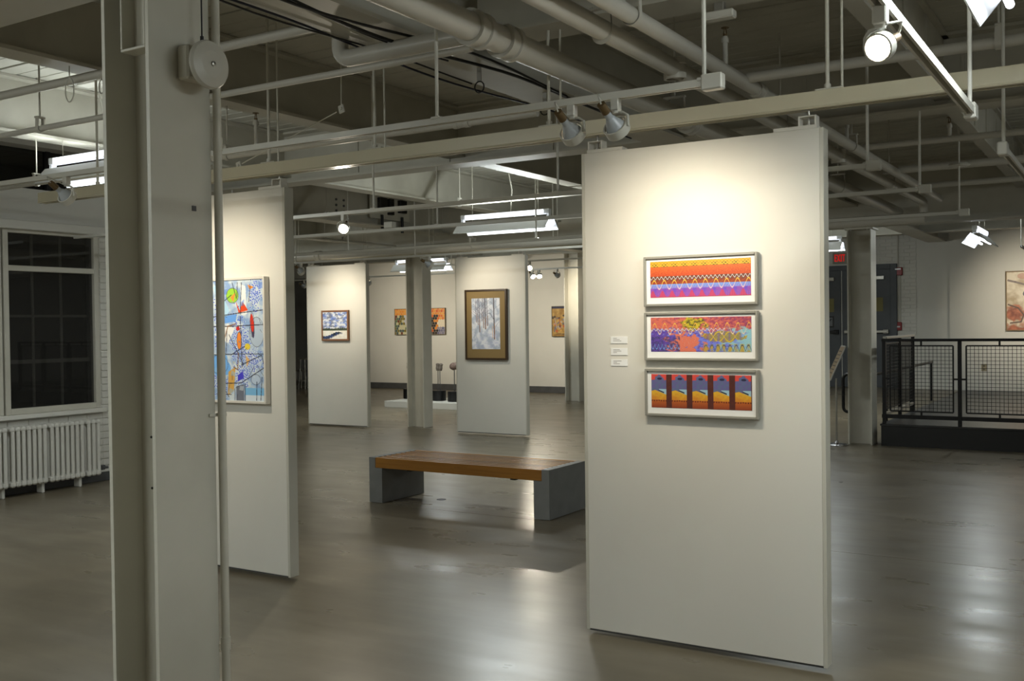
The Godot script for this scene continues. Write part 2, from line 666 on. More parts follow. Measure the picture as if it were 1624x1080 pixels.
func doors_and_platform():
	var z := BW
	for k in 2:
		var x0: float = -5.05 if k == 0 else -6.0
		var d := struct("door_%d" % (k + 1))
		var mb := MB.new()
		mb.span(Vector3(x0 + 0.01, 0.29, z + 0.012), Vector3(x0 + 0.93, 2.6, z + 0.055), 0.003)
		put(mb, "leaf", M.grey_door, d)
		mb = MB.new()
		mb.span(Vector3(x0 + 0.06, 1.36, z + 0.10), Vector3(x0 + 0.88, 1.41, z + 0.14), 0.006)
		mb.span(Vector3(x0 + 0.06, 1.35, z + 0.05), Vector3(x0 + 0.12, 1.42, z + 0.13), 0.006)
		mb.span(Vector3(x0 + 0.80, 1.345, z + 0.05), Vector3(x0 + 0.90, 1.425, z + 0.13), 0.006)
		put(mb, "panic_bar", M.alu if k == 0 else M.black, d)
		mb = MB.new()
		mb.span(Vector3(x0 + 0.5, 2.40, z + 0.055), Vector3(x0 + 0.82, 2.47, z + 0.12), 0.005)
		put(mb, "door_closer", M.alu, d)
		mb = MB.new()
		if k == 0:
			mb.span(Vector3(x0 + 0.66, 1.78, z + 0.055), Vector3(x0 + 0.79, 2.05, z + 0.058))
		else:
			mb.span(Vector3(x0 + 0.60, 1.78, z + 0.055), Vector3(x0 + 0.80, 2.05, z + 0.058))
		put(mb, "paper_notice", mat(Color(0.50, 0.47, 0.30), 0.8), d)
		if k == 1:
			mb = MB.new()
			mb.span(Vector3(x0 + 0.58, 1.47, z + 0.055), Vector3(x0 + 0.80, 1.70, z + 0.060))
			put(mb, "sign_border", M.black, d)
			mb = MB.new()
			mb.span(Vector3(x0 + 0.61, 1.50, z + 0.060), Vector3(x0 + 0.77, 1.67, z + 0.062))
			put(mb, "sign_field", mat(Color(0.42, 0.43, 0.44), 0.6), d)
			mb = MB.new()
			mb.box(Vector3(x0 + 0.69, 1.585, z + 0.063), Vector3(0.17, 0.022, 0.003), 0.0, Basis(Vector3(0, 0, 1), 0.78))
			put(mb, "sign_slash", M.black, d)
	var fr := struct("trim_1")
	var m2 := MB.new()
	m2.span(Vector3(-4.12, 0.28, z), Vector3(-4.0, 2.70, z + 0.07), 0.004)
	m2.span(Vector3(-6.12, 0.28, z), Vector3(-6.0, 2.70, z + 0.07), 0.004)
	m2.span(Vector3(-6.0, 2.6, z), Vector3(-4.12, 2.70, z + 0.07), 0.004)
	put(m2, "door_frame", M.grey_door, fr)
	# exit sign
	var e := thing("exit_sign", "red lettered exit sign above the grey double doors", "sign", Vector3(-5.03, 2.76, z + 0.02))
	m2 = MB.new(e.position)
	m2.span(Vector3(-5.22, 2.74, z), Vector3(-4.84, 2.955, z + 0.05), 0.005)
	put(m2, "housing", mat(Color(0.55, 0.54, 0.48), 0.5), e)
	text(e, "EXIT", Vector3(-5.085, 2.852, z + 0.053), 0.14, M.exit, 0.52)
	# alarm strobe, conduit, pull station
	var a := thing("alarm_strobe", "red fire alarm strobe on the brick wall beside the doors", "alarm", Vector3(-3.975, 2.47, z))
	m2 = MB.new(a.position)
	m2.span(Vector3(-4.05, 2.47, z + 0.008), Vector3(-3.90, 2.625, z + 0.06), 0.01)
	put(m2, "housing", M.red, a)
	m2 = MB.new(a.position)
	m2.span(Vector3(-4.035, 2.575, z + 0.06), Vector3(-3.925, 2.605, z + 0.07), 0.004)
	put(m2, "strobe_lens", mat(Color(0.9, 0.9, 0.9), 0.2), a)
	a = thing("alarm_pull_station", "small red alarm pull station below the strobe", "alarm", Vector3(-3.98, 1.40, z))
	m2 = MB.new(a.position)
	m2.span(Vector3(-4.045, 1.405, z + 0.008), Vector3(-3.92, 1.565, z + 0.055), 0.01)
	put(m2, "housing", M.red, a)
	m2 = MB.new(a.position)
	m2.span(Vector3(-4.02, 1.46, z + 0.055), Vector3(-3.945, 1.49, z + 0.068), 0.004)
	put(m2, "pull_handle", mat(Color(0.85, 0.85, 0.85), 0.4), a)
	a = thing("wall_conduit", "thin white conduit running down the brick wall through the alarms", "conduit", Vector3(-3.975, 1.56, z))
	m2 = MB.new(a.position)
	m2.tube(Vector3(-3.985, 2.62, z + 0.028), Vector3(-3.985, 3.5, z + 0.028), 0.012)
	m2.tube(Vector3(-3.985, 1.565, z + 0.028), Vector3(-3.985, 2.48, z + 0.028), 0.012)
	m2.tube(Vector3(-3.945, 1.565, z + 0.028), Vector3(-3.945, 2.48, z + 0.028), 0.010)
	put(m2, "conduit_run", M.steel, a)
	a = thing("wall_outlet", "beige wall outlet on the white wall behind the railing", "outlet", Vector3(-2.455, 0.70, z + 0.16))
	m2 = MB.new(a.position)
	m2.span(Vector3(-2.50, 0.64, z + 0.16), Vector3(-2.41, 0.77, z + 0.172), 0.003)
	put(m2, "cover_plate", mat(Color(0.62, 0.58, 0.48), 0.5), a)
	for y in [0.675, 0.735]:
		m2 = MB.new(a.position)
		m2.span(Vector3(-2.475, y - 0.018, z + 0.171), Vector3(-2.435, y + 0.018, z + 0.176), 0.003)
		put(m2, "socket", mat(Color(0.45, 0.42, 0.35), 0.5), a)
	# raised platform, ramp and landing
	var pf := thing("platform", "raised black platform behind the mesh railing", "platform", Vector3(1.6, 0, -17))
	m2 = MB.new(pf.position)
	m2.span(Vector3(-2.82, 0.0, -13.5), Vector3(5.98, 0.26, -13.52))
	m2.span(Vector3(-2.82, 0.0, -13.52), Vector3(-2.80, 0.26, -20.5))
	put(m2, "skirt", M.black, pf)
	m2 = MB.new(pf.position)
	m2.span(Vector3(-2.83, 0.255, -13.48), Vector3(5.98, 0.28, -20.53), 0.004)
	put(m2, "deck", M.platform, pf)
	var rp := thing("entrance_ramp", "grey concrete ramp rising beside the platform to the doors", "ramp", Vector3(-4.5, 0, -17))
	m2 = MB.new(rp.position)
	m2.prism(Vector3(-6.3, 0, 0), Vector3(0, 0, -1), Vector3.UP, Vector3(1, 0, 0), 3.45, PackedVector2Array([Vector2(14.4, 0.0), Vector2(20.66, 0.0), Vector2(20.66, 0.28), Vector2(19.3, 0.28)]))
	put(m2, "ramp_slab", M.floor, rp)

# ------------------------------------------------------------------ steel
func h_profile(w: float, d: float, tf: float, tw: float) -> PackedVector2Array:
	# flanges stand at +-w/2 in x, web along x
	var a := w * 0.5
	var b := d * 0.5
	var t := tw * 0.5
	return PackedVector2Array([Vector2(-a, -b), Vector2(-a + tf, -b), Vector2(-a + tf, -t), Vector2(a - tf, -t), Vector2(a - tf, -b), Vector2(a, -b), Vector2(a, b), Vector2(a - tf, b), Vector2(a - tf, t), Vector2(-a + tf, t), Vector2(-a + tf, b), Vector2(-a, b)])

func column(label: String, x: float, z: float, w: float, d: float, top: float) -> Node3D:
	var c := thing("steel_column", label, "column", Vector3(x, 0, z), "white steel columns")
	var mb := MB.new()
	mb.prism(Vector3.ZERO, Vector3.RIGHT, Vector3.BACK, Vector3.UP, top, h_profile(w, d, 0.018, 0.014))
	put(mb, "shaft", M.steel, c)
	mb = MB.new()
	mb.box(Vector3(0, top - 0.012, 0), Vector3(w + 0.06, 0.024, d + 0.04), 0.003)
	put(mb, "cap_plate", M.steel, c)
	for sx in [-1, 1]:
		for sz in [-1, 1]:
			var b := MB.new()
			b.lathe(Vector3(sx * (w * 0.5 - 0.045), top - 0.024, sz * (d * 0.5 - 0.03)), Vector3.DOWN, [[0.014, 0.0], [0.014, 0.012], [0.0, 0.012]], 6)
			put(b, "bolt", M.steel, c)
	return c

func columns():
	var c := column("white steel column with a fire bell on its flange", -3.2345, -2.635, 0.269, 0.286, 3.06)
	var mb := MB.new(c.position)
	mb.span(Vector3(-3.262, 2.655, -2.494), Vector3(-3.252, 3.05, -2.56), 0.002)
	mb.span(Vector3(-3.132, 2.655, -2.494), Vector3(-3.122, 3.05, -2.56), 0.002)
	mb.span(Vector3(-3.252, 2.655, -2.55), Vector3(-3.132, 3.05, -2.56))
	mb.span(Vector3(-3.262, 2.645, -2.494), Vector3(-3.122, 2.655, -2.56), 0.002)
	put(mb, "wiring_channel", M.steel, c)
	mb = MB.new(c.position)
	mb.span(Vector3(-3.1, 2.055, -2.70), Vector3(-3.097, 2.075, -2.68))
	put(mb, "tag_plate", M.trim, c)
	for y in [1.18, 0.98]:
		mb = MB.new(c.position)
		mb.lathe(Vector3(-3.29, y, -2.627), Vector3(0, 0, 1), [[0.005, 0.0], [0.005, 0.004], [0.0, 0.004]], 8)
		put(mb, "screw_hole", M.black, c)
	# conduit clipped to the flange edge
	var p := thing("column_conduit", "white conduit pipe clipped down the edge of the column with the bell", "conduit", Vector3(-3.082, 0, -2.797))
	mb = MB.new(p.position)
	mb.tube(Vector3(-3.082, 0.0, -2.797), Vector3(-3.082, 3.05, -2.797), 0.0165, 14)
	put(mb, "pipe_run", M.steel, p)
	for y in [0.33, 2.3]:
		mb = MB.new(p.position)
		mb.tube(Vector3(-3.082, y, -2.797), Vector3(-3.082, y + 0.05, -2.797), 0.0195, 14)
		put(mb, "coupling", M.steel, p)
	mb = MB.new(p.position)
	mb.span(Vector3(-3.0985, 1.255, -2.80), Vector3(-3.094, 1.268, -2.745), 0.001)
	mb.tube(Vector3(-3.082, 1.255, -2.797), Vector3(-3.082, 1.268, -2.797), 0.0185, 14)
	put(mb, "pipe_strap", M.steel, p)
	# fire bell
	var b := thing("fire_bell", "round cream fire alarm bell high on the steel column", "bell", Vector3(-3.1, 2.59, -2.66))
	mb = MB.new(b.position)
	mb.span(Vector3(-3.1, 2.545, -2.74), Vector3(-3.04, 2.675, -2.62), 0.008)
	put(mb, "back_box", M.steel, b)
	mb = MB.new(b.position)
	mb.lathe(Vector3(-3.01, 2.602, -2.687), Vector3(1, 0, 0), [[0.0, -0.03], [0.05, -0.03], [0.05, 0.0], [0.084, 0.0], [0.0915, 0.005], [0.092, 0.014], [0.086, 0.024], [0.05, 0.032], [0.0, 0.034]], 32)
	put(mb, "gong", M.pipe, b)
	mb = MB.new(b.position)
	mb.lathe(Vector3(-2.977, 2.602, -2.687), Vector3(1, 0, 0), [[0.010, 0.0], [0.010, 0.006], [0.0, 0.009]], 8)
	put(mb, "centre_nut", M.alu, b)
	mb = MB.new(b.position)
	mb.tube(Vector3(-3.05, 2.67, -2.70), Vector3(-3.05, 2.72, -2.70), 0.007, 8)
	mb.tube(Vector3(-3.05, 2.72, -2.70), Vector3(-3.05, 3.05, -2.70), 0.003, 8)
	put(mb, "lead_wire", M.cable, b)
	c = column("white steel column between the two far hanging panels", -9.77, -12.97, 0.33, 0.23, 2.8)
	c = column("white steel column in front of the tan painting", -10.04, -18.72, 0.33, 0.30, 3.1)
	c = column("white steel column beside the sign stand and railing", -3.08, -13.64, 0.30, 0.30, 2.8)

func i_beam(called: String, label: String, along: String, at: float, lo: float, hi: float, bottom: float, top: float, w: float, stiff := 0.0) -> Node3D:
	var mid := (lo + hi) * 0.5
	var o := thing(called, label, "beam", Vector3(at, bottom, mid) if along == "z" else Vector3(mid, bottom, at))
	var hh := top - bottom
	var prof := PackedVector2Array()
	for p in h_profile(hh, w, 0.022, 0.022):
		prof.append(Vector2(p.y, p.x + hh * 0.5))
	var mb := MB.new()
	var ln := absf(hi - lo)
	var ax := Vector3.BACK if along == "z" else Vector3.RIGHT
	var sx := Vector3.RIGHT if along == "z" else Vector3.BACK
	mb.prism(-ax * ln * 0.5, sx, Vector3.UP, ax, ln, prof)
	put(mb, "beam_body", M.beam, o)
	if stiff > 0.0:
		var t := -ln * 0.5 + stiff * 0.5
		while t < ln * 0.5:
			var s := MB.new()
			for e in [-1.0, 1.0]:
				s.box(ax * t + sx * (e * 0.016) + Vector3.UP * hh * 0.5, ax.abs() * 0.02 + sx.abs() * 0.012 + Vector3.UP * (hh - 0.05))
			put(s, "stiffener", M.beam, o)
			t += stiff
	return o

# height of what a rod at x, z hangs from: the deck or the underside of a beam
func under(x: float, z: float) -> float:
	for g in [[-2.76, 3.06], [-7.75, 3.08], [-13.5, 2.8], [-18.7, 3.1]]:
		if absf(z - g[0]) < 0.13:
			return g[1]
	for g in [[-3.26, 0.18, 3.07], [-5.365, 0.105, 3.15], [-7.55, 0.115, 3.15], [-1.185, 0.06, 3.15], [1.4, 0.11, 3.15]]:
		if absf(x - g[0]) < g[1]:
			return g[2]
	if z < -8.3 and absf(x + 9.67) < 0.17:
		return 3.08
	if z < -8.3 and absf(x + 12.4) < 0.11:
		return 3.15
	if x > -3.1 and absf(z + 4.7) < 0.14:
		return 3.15
	return DECK

func beams():
	i_beam("steel_girder", "steel girder crossing over the column with the fire bell", "x", -2.76, -9.3, 6.0, 3.06, DECK, 0.24)
	i_beam("steel_girder", "deep steel girder crossing behind the suspended panel rail", "x", -7.75, -9.3, 6.0, 3.08, DECK, 0.24, 1.1)
	i_beam("steel_girder", "steel girder carried by the column beside the railing", "x", -13.5, -21.8, 6.0, 2.8, DECK, 0.24)
	i_beam("steel_girder", "steel girder carried by the column in front of the tan painting", "x", -18.7, -21.8, 6.0, 3.1, DECK, 0.24)
	i_beam("steel_girder", "steel girder with cables strapped along its lower flange", "z", -3.26, 4.0, -20.6, 3.07, DECK, 0.34)
	i_beam("steel_joist", "ceiling joist next to the cabled girder on its window side", "z", -5.365, 4.0, -20.6, 3.15, DECK, 0.19)
	i_beam("steel_joist", "ceiling joist between the bench pendant and the window wall", "z", -7.55, 4.0, -20.6, 3.15, DECK, 0.21)
	var j := i_beam("steel_girder", "bolted steel girder with an electrical board mounted on it", "z", -9.67, -8.3, -20.6, 3.08, DECK, 0.32)
	for r in 3:
		for c in 2:
			var b := MB.new(j.position)
			b.lathe(Vector3(-9.659, 3.25 + r * 0.08, -10.92 - c * 0.16), Vector3(1, 0, 0), [[0.018, 0.0], [0.018, 0.016], [0.0, 0.016]], 6)
			put(b, "bolt", M.trim, j)
	i_beam("steel_joist", "ceiling joist passing over the three long pipes", "x", -4.70, -3.1, 6.0, 3.15, DECK, 0.26)
	i_beam("steel_joist", "ceiling joist beside the end of the lamp tracks", "z", -1.185, 4.0, -13.4, 3.15, DECK, 0.10, 0.75)
	i_beam("steel_joist", "ceiling joist above the open floor by the platform", "z", 1.4, 4.0, -20.6, 3.15, DECK, 0.2)
	i_beam("steel_joist", "ceiling joist over the annexe beyond the bolted girder", "z", -12.4, -8.3, -20.6, 3.15, DECK, 0.2)

# ------------------------------------------------------------------ pipes
func long_pipe(label: String, pts: Array, r: float, coups: Array = [], clevis: Array = [], group := "") -> Node3D:
	var o := thing("ceiling_pipe", label, "pipe", pts[0], group)
	var mb := MB.new(o.position)
	mb.path(pts, r, 20 if r > 0.03 else 12)
	put(mb, "pipe_run", M.pipe, o)
	var d: Vector3 = (pts[pts.size() - 1] - pts[pts.size() - 2]).normalized()
	for c in coups:
		mb = MB.new(o.position)
		var p: Vector3 = c
		mb.lathe(p - d * 0.055, d, [[r, 0.0], [r * 1.28, 0.0], [r * 1.28, 0.03], [r * 1.14, 0.035], [r * 1.14, 0.075], [r * 1.28, 0.08], [r * 1.28, 0.11], [r, 0.11]], 20)
		put(mb, "coupling", M.pipe, o)
	for c in clevis:
		mb = MB.new(o.position)
		var p: Vector3 = c
		var a := d.cross(Vector3.UP).normalized()
		var ring := []
		for k in 13:
			var t := PI + PI * k / 12.0
			ring.append(p + a * cos(t) * (r + 0.004) + Vector3.UP * sin(t) * (r + 0.004))
		ring.append(p + a * (r + 0.004) * 0.9 + Vector3.UP * (r + 0.05))
		ring.push_front(p - a * (r + 0.004) * 0.9 + Vector3.UP * (r + 0.05))
		for k in ring.size() - 1:
			var q: Vector3 = ring[k]
			var s: Vector3 = ring[k + 1]
			var e := (s - q).normalized()
			mb.box((q + s) * 0.5, Vector3(q.distance_to(s) + 0.003, 0.005, 0.03), 0.0, Basis(e, d.cross(e).normalized(), d))
		mb.box(p + Vector3.UP * (r + 0.052), Vector3(0.03, 0.012, 0.03) + a.abs() * (r * 1.8), 0.003)
		put(mb, "clevis_hanger", M.pipe, o)
		mb = MB.new(o.position)
		mb.tube(p + Vector3.UP * (r + 0.05), Vector3(p.x, under(p.x, p.z), p.z), 0.006, 8)
		put(mb, "hanger_rod", M.pipe, o)
	return o

func sprinkler(o: Node3D, at: Vector3, h: float):
	var mb := MB.new(o.position)
	mb.tube(at, at + Vector3.UP * h, 0.014, 10)
	mb.tube(at + Vector3.UP * (h - 0.035), at + Vector3.UP * (h - 0.01), 0.021, 6)
	put(mb, "sprinkler_riser", M.pipe, o)
	mb = MB.new(o.position)
	var t := at + Vector3.UP * h
	mb.tube(t, t + Vector3.UP * 0.012, 0.012, 8)
	mb.tube(t + Vector3(0.009, 0.01, 0), t + Vector3(0.004, 0.045, 0), 0.003, 6)
	mb.tube(t + Vector3(-0.009, 0.01, 0), t + Vector3(-0.004, 0.045, 0), 0.003, 6)
	mb.lathe(t + Vector3.UP * 0.045, Vector3.UP, [[0.0, 0.0], [0.022, 0.0], [0.022, 0.003], [0.0, 0.004]], 12)
	put(mb, "sprinkler_head", M.brass, o)

func bend(a: Vector3, corner: Vector3, b: Vector3, r: float) -> Array:
	var u := (a - corner).normalized()
	var w := (b - corner).normalized()
	var out := [a]
	for k in 7:
		var t := k / 6.0
		var p := corner + u * r * (1.0 - t) * (1.0 - t) + w * r * t * t
		out.append(p)
	out.append(b)
	return out

func pipes():
	var o := long_pipe("thick white ceiling pipe next to the cabled girder, with flanged couplings", [Vector3(-2.57, 2.95, 3.9), Vector3(-2.57, 2.95, -13.35)], 0.066, [Vector3(-2.57, 2.95, -3.87), Vector3(-2.57, 2.95, -4.13), Vector3(-2.57, 2.95, -6.45), Vector3(-2.57, 2.95, -9.6)], [Vector3(-2.57, 2.95, -1.9), Vector3(-2.57, 2.95, -6.2), Vector3(-2.57, 2.95, -10.4)])
	o = long_pipe("white ceiling pipe running in the middle of the three", bend(Vector3(-2.12, 2.965, 3.9), Vector3(-2.12, 2.965, -12.5), Vector3(-2.12, 2.6, -12.5), 0.12).slice(0, 8), 0.048, [Vector3(-2.12, 2.965, -5.12), Vector3(-2.12, 2.965, -8.6)], [Vector3(-2.12, 2.965, -4.25), Vector3(-2.12, 2.965, -7.0), Vector3(-2.12, 2.965, -10.6)])
	o = long_pipe("slimmest of the three long ceiling pipes, with upright sprinklers", [Vector3(-1.92, 2.97, 3.9), Vector3(-1.92, 2.97, -12.35)], 0.038, [Vector3(-1.92, 2.97, -5.9)], [Vector3(-1.92, 2.97, -4.15), Vector3(-1.92, 2.97, -8.2)])
	sprinkler(o, Vector3(-1.92, 3.0, -5.35), 0.16)
	sprinkler(o, Vector3(-1.92, 3.0, -8.05), 0.12)
	# cross pipes
	long_pipe("white pipe entering the side of the cabled girder", [Vector3(-9.1, 3.1, -3.81), Vector3(-3.44, 3.1, -3.81)], 0.026, [], [Vector3(-7.4, 3.1, -3.81), Vector3(-4.6, 3.1, -3.81)])
	long_pipe("thin white pipe tucked under the elbowed pipe", [Vector3(-9.1, 2.9, -3.97), Vector3(-2.66, 2.9, -3.97)], 0.018, [], [Vector3(-6.0, 2.9, -3.97)])
	var el := bend(Vector3(-3.51, 3.06, -4.02), Vector3(-3.51, 2.982, -4.02), Vector3(-2.62, 2.982, -4.02), 0.075)
	el.push_front(Vector3(-3.51, DECK, -4.02))
	long_pipe("elbowed white branch pipe dropping past the cabled girder", el, 0.044, [], [])
	o = long_pipe("thin sprinkler pipe running just above the panel rail", [Vector3(-9.1, 2.8, -4.99), Vector3(-2.9, 2.8, -4.99)], 0.021, [Vector3(-3.42, 2.8, -4.99)], [Vector3(-7.6, 2.8, -4.99), Vector3(-5.4, 2.8, -4.99)])
	sprinkler(o, Vector3(-5.12, 2.81, -4.99), 0.21)
	o = long_pipe("white cross pipe branching from the slim sprinkler pipe", [Vector3(-1.9, 2.99, -5.65), Vector3(5.9, 2.99, -5.65)], 0.03, [], [Vector3(-0.6, 2.99, -5.65)])
	o = long_pipe("thin branch pipe crossing behind the deep girder", [Vector3(-1.9, 3.0, -8.5), Vector3(5.9, 3.0, -8.5)], 0.026, [], [Vector3(0.4, 3.0, -8.5)])
	sprinkler(o, Vector3(-1.25, 3.02, -8.5), 0.10)
	o = long_pipe("thicker branch pipe crossing beyond the deep girder", [Vector3(-1.9, 3.0, -9.95), Vector3(5.9, 3.0, -9.95)], 0.036, [], [Vector3(0.2, 3.0, -9.95)])
	sprinkler(o, Vector3(-1.05, 3.02, -9.95), 0.10)
	long_pipe("branch pipe crossing over the sign stand end of the hall", [Vector3(-1.9, 3.0, -11.3), Vector3(5.9, 3.0, -11.3)], 0.03)
	long_pipe("large white main pipe spanning the hall before the far panels", [Vector3(-16.0, 2.72, -11.9), Vector3(-2.0, 2.72, -11.9)], 0.062, [Vector3(-10.9, 2.72, -11.9), Vector3(-5.0, 2.72, -11.9)], [Vector3(-12.4, 2.72, -11.9), Vector3(-8.0, 2.72, -11.9), Vector3(-3.6, 2.72, -11.9)])
	long_pipe("thin pipe running before the large main pipe", [Vector3(-16.0, 2.92, -11.0), Vector3(-3.1, 2.92, -11.0)], 0.022, [], [Vector3(-11.6, 2.92, -11.0)])
	long_pipe("white pipe crossing near the electrical board", [Vector3(-16.0, 3.05, -10.0), Vector3(-3.45, 3.05, -10.0)], 0.02, [], [Vector3(-9.0, 3.05, -10.0), Vector3(-6.9, 3.05, -10.0)])
	long_pipe("white pipe run along the annexe ceiling", [Vector3(-10.9, 2.98, -8.5), Vector3(-10.9, 2.98, -13.2)], 0.03, [], [Vector3(-10.9, 2.98, -10.5), Vector3(-10.9, 2.98, -12.5)])
	long_pipe("thin white pipe beside the annexe ceiling pipe", [Vector3(-10.4, 2.92, -8.5), Vector3(-10.4, 2.92, -13.2)], 0.018, [], [Vector3(-10.4, 2.92, -11.5)])

# ------------------------------------------------------------------ panel rails and lamp tracks
func panel_rail(label: String, x0: float, x1: float, z: float, y0: float, y1: float, rods: Array):
	var o := thing("panel_rail", label, "rail", Vector3((x0 + x1) * 0.5, y0, z))
	var h := y1 - y0
	var mb := MB.new(o.position)
	# C-shaped track open below
	mb.prism(Vector3(x0, y0, z), Vector3.BACK, Vector3.UP, Vector3.RIGHT, x1 - x0, PackedVector2Array([Vector2(-0.032, 0.0), Vector2(-0.010, 0.0), Vector2(-0.010, 0.005), Vector2(-0.027, 0.005), Vector2(-0.027, h - 0.005), Vector2(0.027, h - 0.005), Vector2(0.027, 0.005), Vector2(0.010, 0.005), Vector2(0.010, 0.0), Vector2(0.032, 0.0), Vector2(0.036, 0.006), Vector2(0.032, 0.012), Vector2(0.032, h), Vector2(-0.032, h), Vector2(-0.032, 0.012), Vector2(-0.036, 0.006)]))
	put(mb, "rail_body", M.rail, o)
	for x in rods:
		mb = MB.new(o.position)
		mb.tube(Vector3(x, y1, z), Vector3(x, under(x, z), z), 0.009, 8)
		put(mb, "hanger_rod", M.steel, o)
		mb = MB.new(o.position)
		mb.tube(Vector3(x + 0.06, y1, z - 0.02), Vector3(x + 0.06, under(x + 0.06, z - 0.02), z - 0.02), 0.006, 8)
		put(mb, "hanger_rod", M.steel, o)
		mb = MB.new(o.position)
		mb.box(Vector3(x + 0.01, y1 + 0.004, z), Vector3(0.12, 0.008, 0.06), 0.002)
		mb.tube(Vector3(x, y1, z), Vector3(x, y1 + 0.03, z), 0.016, 6)
		put(mb, "hanger_clamp", M.steel, o)

func lamp_track(label: String, a: Vector3, b: Vector3, rods: Array, feed_end := true) -> Node3D:
	var o := thing("lamp_track", label, "track", (a + b) * 0.5)
	var d := (b - a).normalized()
	var s := d.cross(Vector3.UP).normalized()
	var mb := MB.new(o.position)
	mb.prism(a, s, Vector3.UP, d, a.distance_to(b), PackedVector2Array([Vector2(-0.017, -0.014), Vector2(-0.008, -0.014), Vector2(-0.008, 0.008), Vector2(0.008, 0.008), Vector2(0.008, -0.014), Vector2(0.017, -0.014), Vector2(0.017, 0.014), Vector2(-0.017, 0.014)]))
	put(mb, "track_body", M.track, o)
	if feed_end:
		mb = MB.new(o.position)
		mb.box(b + d * 0.02, d.abs() * 0.085 + s.abs() * 0.045 + Vector3.UP * 0.062, 0.005)
		put(mb, "end_feed_box", M.track, o)
	for t in rods:
		var p: Vector3 = a.lerp(b, t)
		mb = MB.new(o.position)
		mb.tube(p + Vector3.UP * 0.01, Vector3(p.x, under(p.x, p.z), p.z), 0.0085, 10)
		put(mb, "hanger_rod", M.track, o)
		mb = MB.new(o.position)
		mb.box(p + Vector3.UP * 0.014, d.abs() * 0.05 + s.abs() * 0.04 + Vector3.UP * 0.014, 0.003)
		put(mb, "track_clip", M.track, o)
	return o

const T1Z := -3.75
const TY := 2.527

func rails_and_tracks():
	panel_rail("cream suspended rail carrying the panel of three prints", -7.07, 5.6, -4.68, 2.565, 2.643, [-6.4, -4.69, -3.83, -2.65, -1.2, 0.6, 2.6])
	panel_rail("suspended rail carrying the two far hanging panels", -15.0, -4.6, -12.44, 2.665, 2.735, [-13.0, -11.9, -10.45, -9.15, -7.0, -5.2])
	lamp_track("lamp track hung directly before the cream panel rail", Vector3(-9.0, TY, T1Z), Vector3(-1.416, TY, T1Z), [0.18, 0.6, 0.83, 0.998])
	lamp_track("lamp track hung beyond the panel rail below the deep girder", Vector3(-9.0, TY, -6.31), Vector3(-1.37, TY, -6.31), [0.12, 0.5, 0.72, 0.998])
	lamp_track("lamp track hung before the pendant light by the bench", Vector3(-9.0, TY, -7.66), Vector3(-1.31, TY, -7.66), [0.1, 0.45, 0.998])
	var lt := lamp_track("lamp track hung past the bench", Vector3(-12.0, TY, -9.55), Vector3(-1.31, TY, -9.55), [0.1, 0.35, 0.6, 0.998])
	var dm := MB.new(lt.position)
	dm.lathe(Vector3(-1.33, 2.93, -9.55), Vector3.UP, [[0.0, 0.0], [0.085, 0.0], [0.09, 0.006], [0.075, 0.022], [0.0, 0.026]], 20)
	put(dm, "rod_canopy", M.track, lt)
	lamp_track("lamp track facing the two far hanging panels", Vector3(-14.0, 2.58, -11.35), Vector3(-5.0, 2.58, -11.35), [0.1, 0.35, 0.6, 0.95])
	lamp_track("lamp track hung before the sculptures and the far wall", Vector3(-16.5, 2.69, -17.2), Vector3(-8.0, 2.69, -17.2), [0.1, 0.5, 0.9])
	lamp_track("short lamp track beyond the winter trees panel", Vector3(-11.0, 2.70, -15.0), Vector3(-6.5, 2.70, -15.0), [0.1, 0.9])
	lamp_track("lamp track with the dazzling spotlight, ending under the cream rail", Vector3(-0.566, 2.42, 0.6), Vector3(-0.566, 2.42, -4.36), [0.62, 0.999])
	lamp_track("lamp track starting just past the cream rail end of the dazzling track", Vector3(-0.56, 2.42, -9.0), Vector3(-0.56, 2.42, -5.45), [0.3, 0.999])
	lamp_track("short lamp track in front of the wall painting behind the railing", Vector3(-1.42, 2.62, -15.9), Vector3(-1.42, 2.62, -18.4), [0.02, 0.6])

